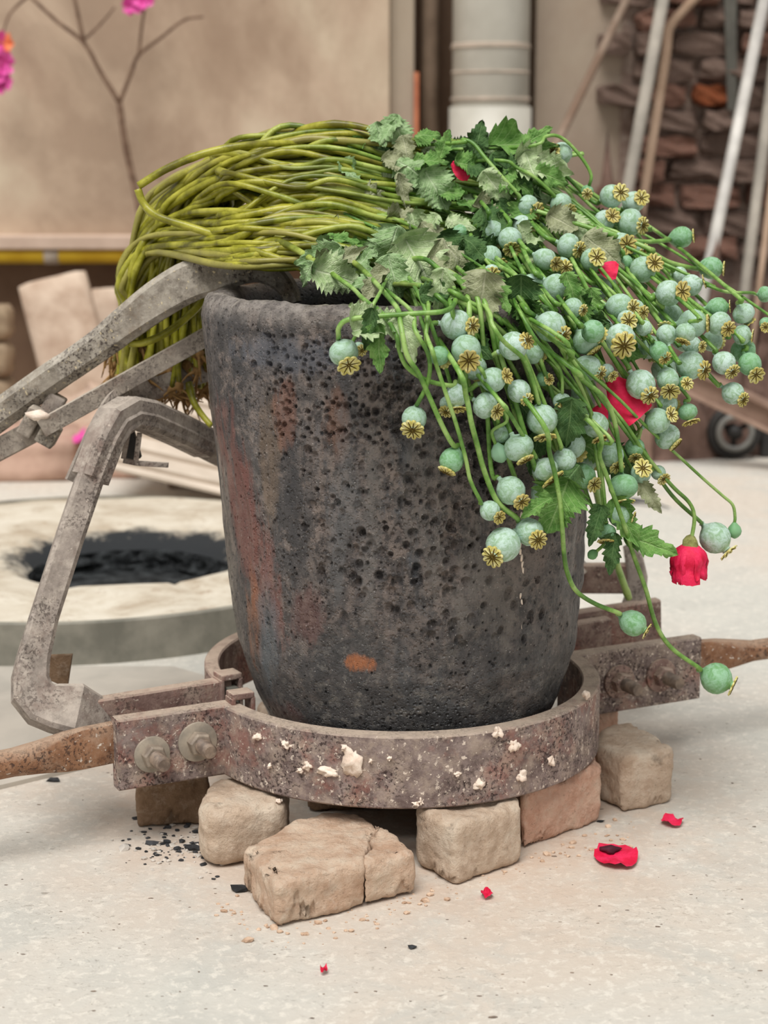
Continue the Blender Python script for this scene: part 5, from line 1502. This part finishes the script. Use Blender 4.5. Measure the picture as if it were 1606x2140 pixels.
for idx, h in enumerate(heads):
    rr = random.Random(1000 + idx)
    C = at(h['px'], h['py'], h['y']); r = mm(C, h['r'])
    fl_ = h['fl']
    # axis of the pod from the place of its crown
    kind = 'tall' if 't' in fl_ else ('flat' if 'f' in fl_ else rr.choice(('round', 'round', 'round', 'flat', 'tall')))
    A = SEAT[kind]
    if h['c']:
        cx, cy, cr_ = h['c']
        dx, dy = (cx - h['px']) / h['r'] / A, (cy - h['py']) / h['r'] / A
        L = math.hypot(dx, dy)
        if 'e' in fl_:
            dx, dy = dx / L * .97, dy / L * .97; tz = .24
        else:
            if L > .93: dx, dy = dx / L * .93, dy / L * .93; L = .93
            tz = math.sqrt(1 - L * L)
        if 'n' in fl_: tz = -tz
        crs = min(max(cr_ / h['r'] * 1.04, .68), .98) if cr_ else .75
    else:
        a0 = rr.uniform(.1, 1.3); dx, dy = math.cos(a0) * .75, math.sin(a0) * .75; tz = -.66; crs = .75
    ax = (RT * dx - UP * dy - FWD * tz).normalized()
    root = empty('poppy', C)
    wl = way(h)
    base = C - ax * (BASE[kind] * r)
    tail, jv = bundle_tail(h['v'], rr)
    L3 = tail[-1]
    pts = []
    if wl:
        n_ = len(wl)
        for k, (x, y) in enumerate(wl):
            t = (k + 1) / (n_ + 1)
            yy = h['y'] + (S(x, y) - (.045 if abs(h['px'] - 719) < 5 else .022) - h['y']) * min(1, t * 1.6)
            pts.append(at(x, y, yy))
        # join the bundle lane nearest to the last point
        lx, ly = wl[-1]
        tailp = [p for p in tail if topx(p)[0] < lx - 50]
        near = base + (pts[0] - base) * .0
        head_pts = [base] + pts
    else:
        hx, hy = h['px'], h['py']
        c1 = base - ax * (r * rr.uniform(.8, 1.5)) + Vector((0, 0, .004))
        tailp = list(tail)
        mids = []
        x3, y3 = topx(L3)
        for fr, gy in ((.66, .34), (.32, .08)):
            mx = x3 + (hx - x3) * fr; my = y3 + (hy - y3) * gy + rr.uniform(-14, 14)
            mids.append(at(mx + rr.uniform(-10, 10), my, S(mx, my) + .030 + rr.random() * .055))
        # bend: start along the pod axis, then swing up-left to the lane
        head_pts = [base, c1] + mids
    head_pts = [head_pts[0]] + [clear_crucible(p, .006) for p in head_pts[1:]]
    full = tailp + head_pts[::-1]
    full = [Vector(p) for p in full]
    o, P, rad = stem_object(full, rr.uniform(.0028, .0043), rr.uniform(.0019, .0025) * (1 if h['r'] > 22 else .8), root, idx, 6)
    # pod and crown
    mt = 'pod_green' if 'g' in fl_ else 'pod'
    Q = ax.to_track_quat('Z', 'X').to_matrix().to_4x4()
    T = Matrix.Translation(C) @ Q @ Matrix.Rotation(rr.uniform(0, 6.3), 4, 'Z') @ Matrix.Diagonal((r, r, r, 1))
    pod = instance('seed_pod', POD[(kind, mt, rr.randrange(2))], T, root)
    if not ('bbb' in fl_ and rr.random() < .4):
        cz = SEAT[kind]
        # the disc flares a little off the pod's axis
        want = ax if ('e' in fl_ or tz < 0) else (ax - FWD * .55).normalized()
        loc = (T.to_3x3().inverted() @ (want * r)).normalized()
        rot = Vector((0, 0, 1)).rotation_difference(loc).to_matrix().to_4x4()
        instance('stigma_crown', CROWN[rr.randrange(len(CROWN))], Matrix.Translation((0, 0, cz + .13)) @ rot @ Matrix.Rotation(rr.uniform(0, 6.3), 4, 'Z') @ Matrix.Diagonal((crs, crs, crs, 1)), pod, False)
    sp = special(h)
    tag(root, sp or describe(h, fl_, tz, dx, dy, r), 'poppy', GROUP)
    POPPIES.append((root, P, idx))
    # roots at the hanging end
    if rr.random() < .75:
        mbr = MB(); E = P[0]
        for q in range(rr.randint(3, 6)):
            d = Vector((rr.uniform(-1, 1), rr.uniform(-1, 1), rr.uniform(-1.6, -.2))).normalized()
            L = rr.uniform(.012, .038)
            pp_ = [E, E + d * L * .4 + Vector((rr.uniform(-1, 1), rr.uniform(-1, 1), 0)) * .004, E + d * L + Vector((rr.uniform(-1, 1), rr.uniform(-1, 1), rr.uniform(-1, .6))) * .008]
            mbr.add(*tube_vf(catmull(pp_, 4), [.0022 * (1 - k / 9) + .0003 for k in range(9)], 5))
        mbr.add(*rock_vf(E, (.0055, .0055, .008), idx, 1, .3))
        mbr.obj('roots', M['root'], root)

# a few bare stems lying across the bundle, read off the photograph (roots end first)
BARE = [
 ([(290, 388, .06), (350, 352, .06), (430, 320, .06), (520, 303, .065), (620, 300, .09), (700, 310, .12)], 'bare stem arching out over the twig side of the bundle'),
 ([(288, 395, .06), (300, 425, .06), (330, 452, .055), (400, 475, .05), (470, 497, .04), (560, 530, .02), (640, 560, -.01)], 'bare bright yellow-green stem end kinked at the outer edge of the bundle'),
 ([(270, 718, .085), (300, 716, .085), (340, 700, .09), (385, 668, .10), (425, 625, .11), (450, 560, .12), (500, 480, .10), (600, 420, .06), (720, 440, .03)], 'bare stem curling out level between the two tong arms'),
 ([(575, 300, .16), (610, 280, .12), (660, 263, .10), (720, 260, .095), (780, 272, .09), (840, 298, .10), (900, 330, .12)], 'topmost bare stem humped over the back of the bundle'),
 ([(395, 800, .13), (405, 840, .12), (425, 870, .115), (442, 890, .11)], 'lone bare stem end hanging below the flat tong arm'),
 ([(1315, 1250, .15), (1290, 1180, .12), (1262, 1090, .05), (1243, 1010, -.02), (1215, 920, -.08), (1170, 830, -.13)], 'dark bare stem dropping behind the lower pods beside the crucible'),
]
for k, (pl, lab) in enumerate(BARE):
    rt = empty('poppy', at(*pl[0]))
    o, P, rad = stem_object([at(*q) for q in pl], .0040, .0034, rt, 300 + k, 6, 'stem', True, .62 if k == 5 else 0.0)
    if k != 5: o.data.attributes['along'].data.foreach_set('value', [.2] * len(o.data.vertices))
    tag(rt, lab, 'poppy', GROUP)

# ---- nodding red flower and buds
def flower():
    C = at(1441, 1150, S(1441, 1150) + .01)
    rt = empty('poppy', C); tag(rt, 'poppy with a drooping crumpled crimson flower beside the big pale pod', 'poppy', GROUP)
    wl = [(1448, 1115), (1452, 1080), (1441, 1050), (1405, 1015), (1350, 950), (1310, 890), (1250, 820), (1190, 760), (1130, 690)]
    pts = [clear_crucible(at(x, y, C.y + (S(x, y) - C.y) * min(1, k / 5)), .006) for k, (x, y) in enumerate(wl)]
    tail, jv = bundle_tail(.8, random.Random(5))
    stem_object([p for p in tail] + pts[::-1] + [at(1444, 1128, C.y)], .0036, .0020, rt, 500, 6)
    v, f = rock_vf(at(1443, 1141, C.y), (.0085, .0085, .0115), 3, 2, .12)
    MB().add(v, f).obj('calyx', M['sepal'], rt)
    rd = random.Random(8)
    for k in range(6):
        a = k * math.pi / 3 + .4
        n_ = Vector((math.cos(a), math.sin(a), .05))
        c = at(1443, 1136, C.y) + n_ * .005
        v, f = [], []
        nu, nv = 12, 11
        for i in range(nu):
            t = i / (nu - 1)
            rad_ = .006 + .0135 * math.sin(min(1, t * 1.6) * math.pi / 2) - .003 * t
            zz = -.036 * t * (1 + .10 * rd.uniform(-1, 1) * (t > .9)) + .004 * math.sin(t * math.pi)
            for j in range(nv):
                q = j / (nv - 1) * 2 - 1
                aa = a + q * .78
                cr_ = 1 + .30 * mnoise.noise(Vector((q * 3.2, t * 5, k * 3.1))) * t + .10 * math.sin(q * 14 + k) * t
                z2 = zz + .006 * mnoise.noise(Vector((q * 4, k * 2.0, 1))) * t
                ce = at(1443, 1136, C.y)
                v.append(ce + Vector((math.cos(aa) * rad_ * cr_, math.sin(aa) * rad_ * cr_, z2)))
        for i in range(nu - 1):
            for j in range(nv - 1):
                b = i * nv + j; f.append((b, b + 1, b + nv + 1, b + nv))
        obj('petal', v, f, M['red'], rt)
flower()
def bud(px, py, rpx, wl, lab, dirv, seed, green=True):
    C = at(px, py, S(px, py) + .01); r = mm(C, rpx)
    rt = empty('poppy', C); tag(rt, lab, 'poppy', GROUP)
    pts = [at(x, y, C.y + (S(x, y) - C.y) * min(1, k / 5)) for k, (x, y) in enumerate(wl)]
    pts = [clear_crucible(p, .006) for p in pts]
    tail, jv = bundle_tail(.72, random.Random(seed))
    ax = Vector(dirv).normalized()
    stem_object(tail + pts[::-1] + [C - ax * r], .0034, .0016, rt, seed, 6)
    v, f = [], []
    k = 20
    prof = [(-1.25, .25), (-1.0, .45), (-.6, .82), (0, 1.0), (.5, .86), (.85, .5), (1.05, .12)]
    Q = ax.to_track_quat('Z', 'X').to_matrix()
    for z_, q in prof:
        for j in range(k):
            a = 2 * math.pi * j / k
            rb_ = q * (1 - .13 * (abs(math.sin(a * 2)) < .25) * (z_ > -.9))
            v.append(C + Q @ Vector((math.cos(a) * rb_ * r, math.sin(a) * rb_ * r, z_ * r)))
    for i in range(len(prof) - 1):
        for j in range(k):
            f.append((i * k + j, i * k + (j + 1) % k, (i + 1) * k + (j + 1) % k, (i + 1) * k + j))
    f.append(tuple(range((len(prof) - 1) * k, len(prof) * k)))
    obj('bud', v, f, M['pod_green'], rt)
bud(1536, 1110, 15, [(1537, 1080), (1532, 1055), (1510, 1035), (1470, 1000), (1410, 945), (1350, 890), (1290, 830), (1220, 770), (1140, 700)], 'poppy with a small closed bud beside the big pale pod', (.05, -.1, -1), 601)
bud(1239, 1159, 11, [(1250, 1150), (1262, 1138), (1266, 1120), (1263, 1070), (1254, 1000), (1235, 900), (1190, 800)], 'poppy with a tiny cup-shaped green pod under the squat ribbed pod', (-.7, -.2, -.5), 602)
bud(1045, 948, 19, [(1035, 925), (1030, 900), (1060, 880), (1050, 850), (1020, 800), (980, 740)], 'poppy with a long yellow-green bud tucked among the lower pods', (.35, -.2, -1), 603)

# red petals caught in the heap
def caught(px, py, wpx, hpx, dv, lab, seed, back=.0):
    C = at(px, py, S(px, py) + back); rd = random.Random(seed)
    v, f = petal_vf(C - Vector(dv).normalized() * mm(C, hpx) * .5, dv, -FWD + Vector((0, 0, .4)), mm(C, hpx), mm(C, wpx), rd, .1, 14, 12)
    tag(obj('poppy_petal', v, f, M['red']), lab, 'petal')
caught(1308, 828, 90, 105, (.55, 0, -.7), 'large crimson petal caught among the pods', 1, .012)
caught(1255, 862, 40, 40, (-.3, 0, -.7), 'small crimson petal tucked beside the large one among the pods', 2, .012)
caught(1272, 562, 46, 40, (.8, 0, -.2), 'crimson petal showing beneath the upper pods', 3, .0)
caught(966, 350, 52, 46, (.7, 0, -.4), 'crumpled crimson petal among the top leaves', 4, -.012)

# ---- leaves
def leaf_mesh(seed, wd, curl, fold, tooth):
    rd = random.Random(seed)
    nu, nv = 56, 8
    v, f, uv = [], [], []
    for i in range(nu + 1):
        t = i / nu
        prof = (math.sin(math.pi * min(1, t ** .72)) ** .60) * (.72 + .28 * (1 - t)) * 1.08
        ph = t * tooth
        saw = (ph % 1.0)
        lob = 1 + .34 * (saw - .65) + .10 * math.sin(t * 12 + seed)
        for j in range(nv + 1):
            q = j / nv * 2 - 1
            hw = wd * .5 * prof * (1 + (lob - 1) * abs(q) ** 2)
            z_ = fold * abs(q) ** 1.4 * hw * 2 + curl * (t ** 2) + .24 * mnoise.noise(Vector((t * 3.2, q * 1.5, seed * 3.7))) * (.4 + abs(q)) + .06 * math.sin(t * 17 + (q > 0) * 2 + seed) * q * q
            v.append((t - abs(q) * .03, q * hw, z_)); uv.append((t, j / nv))
    for i in range(nu):
        for j in range(nv):
            a = i * (nv + 1) + j; f.append((a, a + 1, a + nv + 2, a + nv + 1))
    return v, f, uv
LEAF = {}
for k in range(7):
    v, f, uv = leaf_mesh(k + 1, (.62, .78, .52, .86, .68, .45, .74)[k], (-.20, -.32, .10, -.12, -.42, -.18, .22)[k], (.18, -.2, .35, .1, .28, .45, -.1)[k], (8, 9, 7, 10, 9, 7, 9)[k])
    for mt in ('leaf_pale', 'leaf_green', 'leaf_blue', 'leaf_dark', 'leaf_grey'):
        me = mesh('leaf', v, f, M[mt])
        ul = me.uv_layers.new(name='UVMap')
        for lp in me.loops: ul.data[lp.index].uv = uv[lp.vertex_index]
        LEAF[(k, mt)] = me
allP = np.array([list(p) for (_, P, _) in POPPIES for p in P]); ownP = np.array([q for q, (_, P, _) in enumerate(POPPIES) for p in P])
def leaf(px, py, Lpx, ang, mt, var=None, lift=.014, tilt=None, rd=rq):
    """px,py: middle of the blade; ang: heading of the tip in the picture, degrees, 0 right, 90 down"""
    var = rd.randrange(7) if var is None else var
    a = R(ang)
    mid = at(px, py, S(px, py) - lift)
    mid = clear_crucible(mid, .012)
    L = mm(mid, Lpx) * 1.28
    tl = rd.uniform(-.35, .35) if tilt is None else tilt
    d = (RT * math.cos(a) - UP * math.sin(a) + FWD * tl).normalized()
    nrm = (-FWD + UP * rd.uniform(.1, .9) + RT * rd.uniform(-.4, .4))
    nrm = (nrm - d * nrm.dot(d)).normalized(); s_ = nrm.cross(d)
    b = mid - d * (L * .5)
    Mx = Matrix(((d.x, s_.x, nrm.x, b.x), (d.y, s_.y, nrm.y, b.y), (d.z, s_.z, nrm.z, b.z), (0, 0, 0, 1))) @ Matrix.Diagonal((L, L * rd.uniform(.9, 1.15), L * .8, 1))
    own = POPPIES[int(ownP[np.argmin(((allP - np.array(b)) ** 2).sum(1))])][0]
    instance('leaf', LEAF[(var, mt)], Mx, own)
    return own
for q in ((708, 578, 92, 15, 'leaf_pale', 3), (665, 538, 82, 160, 'leaf_blue', 2), (640, 575, 48, 120, 'leaf_blue', 0), (752, 546, 62, 300, 'leaf_blue', 1), (715, 540, 95, 330, 'leaf_grey', 5), (765, 590, 60, 150, 'leaf_blue', 6),
          (778, 602, 78, 130, 'leaf_grey', 5), (812, 530, 92, 110, 'leaf_blue', 1), (826, 585, 85, 75, 'leaf_blue', 0), (886, 565, 125, 62, 'leaf_pale', 3), (922, 612, 78, 95, 'leaf_pale', 0), (968, 560, 115, 55, 'leaf_grey', 1),
          (1005, 628, 95, 100, 'leaf_grey', 6), (800, 678, 100, 350, 'leaf_pale', 4), (762, 655, 60, 200, 'leaf_pale', 2), (852, 708, 86, 70, 'leaf_pale', 0), (792, 730, 80, 92, 'leaf_green', 5), (770, 690, 70, 100, 'leaf_dark', 5),
          (770, 438, 112, 8, 'leaf_grey', 3), (848, 448, 62, 340, 'leaf_grey', 5), (735, 365, 58, 52, 'leaf_blue', 5), (814, 275, 66, 118, 'leaf_blue', 2), (838, 285, 55, 70, 'leaf_blue', 1), (795, 285, 50, 75, 'leaf_blue', 6),
          (849, 318, 60, 80, 'leaf_grey', 0), (828, 340, 46, 25, 'leaf_grey', 3), (842, 402, 62, 78, 'leaf_grey', 2), (872, 360, 72, 30, 'leaf_blue', 1), (900, 335, 60, 350, 'leaf_green', 0), (915, 400, 78, 60, 'leaf_blue', 3),
          (948, 402, 48, 0, 'leaf_green', 3), (890, 480, 62, 130, 'leaf_pale', 0), (868, 478, 56, 80, 'leaf_pale', 4), (915, 492, 66, 40, 'leaf_grey', 1), (965, 470, 50, 30, 'leaf_pale', 6), (1000, 290, 66, 285, 'leaf_dark', 0),
          (1100, 300, 118, 355, 'leaf_green', 5), (1125, 285, 60, 330, 'leaf_green', 2), (1140, 345, 92, 10, 'leaf_pale', 4), (1082, 325, 60, 20, 'leaf_dark', 1), (1060, 352, 66, 40, 'leaf_dark', 0), (1020, 358, 66, 20, 'leaf_dark', 6),
          (985, 345, 56, 10, 'leaf_green', 3), (1085, 375, 70, 30, 'leaf_green', 1), (1040, 395, 72, 50, 'leaf_pale', 0), (1025, 440, 60, 20, 'leaf_grey', 4), (1110, 350, 52, 70, 'leaf_pale', 6), (1060, 380, 52, 120, 'leaf_green', 2),
          (1208, 470, 62, 60, 'leaf_pale', 1), (1180, 465, 58, 30, 'leaf_grey', 3), (1268, 525, 86, 35, 'leaf_grey', 0), (992, 430, 60, 200, 'leaf_green', 5), (1155, 370, 60, 20, 'leaf_green', 0), (930, 300, 50, 290, 'leaf_green', 2),
          (895, 280, 44, 350, 'leaf_green', 1), (860, 510, 60, 20, 'leaf_pale', 1), (720, 505, 62, 20, 'leaf_green', 2), (690, 510, 48, 10, 'leaf_blue', 5), (800, 490, 50, 0, 'leaf_dark', 0), (945, 520, 60, 60, 'leaf_dark', 3),
          (1000, 520, 70, 40, 'leaf_dark', 1), (1035, 470, 70, 50, 'leaf_dark', 6), (1362, 1140, 95, 22, 'leaf_green', 2), (1310, 1095, 90, 60, 'leaf_green', 5), (1165, 1060, 96, 112, 'leaf_green', 3), (1362, 1042, 62, 55, 'leaf_grey', 5), (1190, 890, 90, 95, 'leaf_dark', 0),
          (1180, 1010, 80, 130, 'leaf_dark', 1), (1120, 1060, 60, 150, 'leaf_green', 5), (1280, 1160, 70, 100, 'leaf_dark', 5), (1245, 1100, 70, 110, 'leaf_dark', 5)):
    leaf(*q)
for k in range(95):
    px = rq.uniform(700, 1130); py = rq.uniform(300, 660)
    top_ = 290 + max(0, px - 950) * .10; bot = 560 + (px - 700) * .25
    if py < top_ or py > bot: continue
    leaf(px, py, rq.uniform(34, 66), rq.uniform(-30, 130), rq.choice(('leaf_green', 'leaf_blue', 'leaf_dark', 'leaf_pale', 'leaf_dark', 'leaf_green')), None, -rq.uniform(.0, .03))
for k in range(40):
    px = rq.uniform(980, 1330); py = rq.uniform(420, 980)
    leaf(px, py, rq.uniform(50, 85), rq.uniform(10, 110), rq.choice(('leaf_dark', 'leaf_dark', 'leaf_green')), None, -rq.uniform(.045, .075))
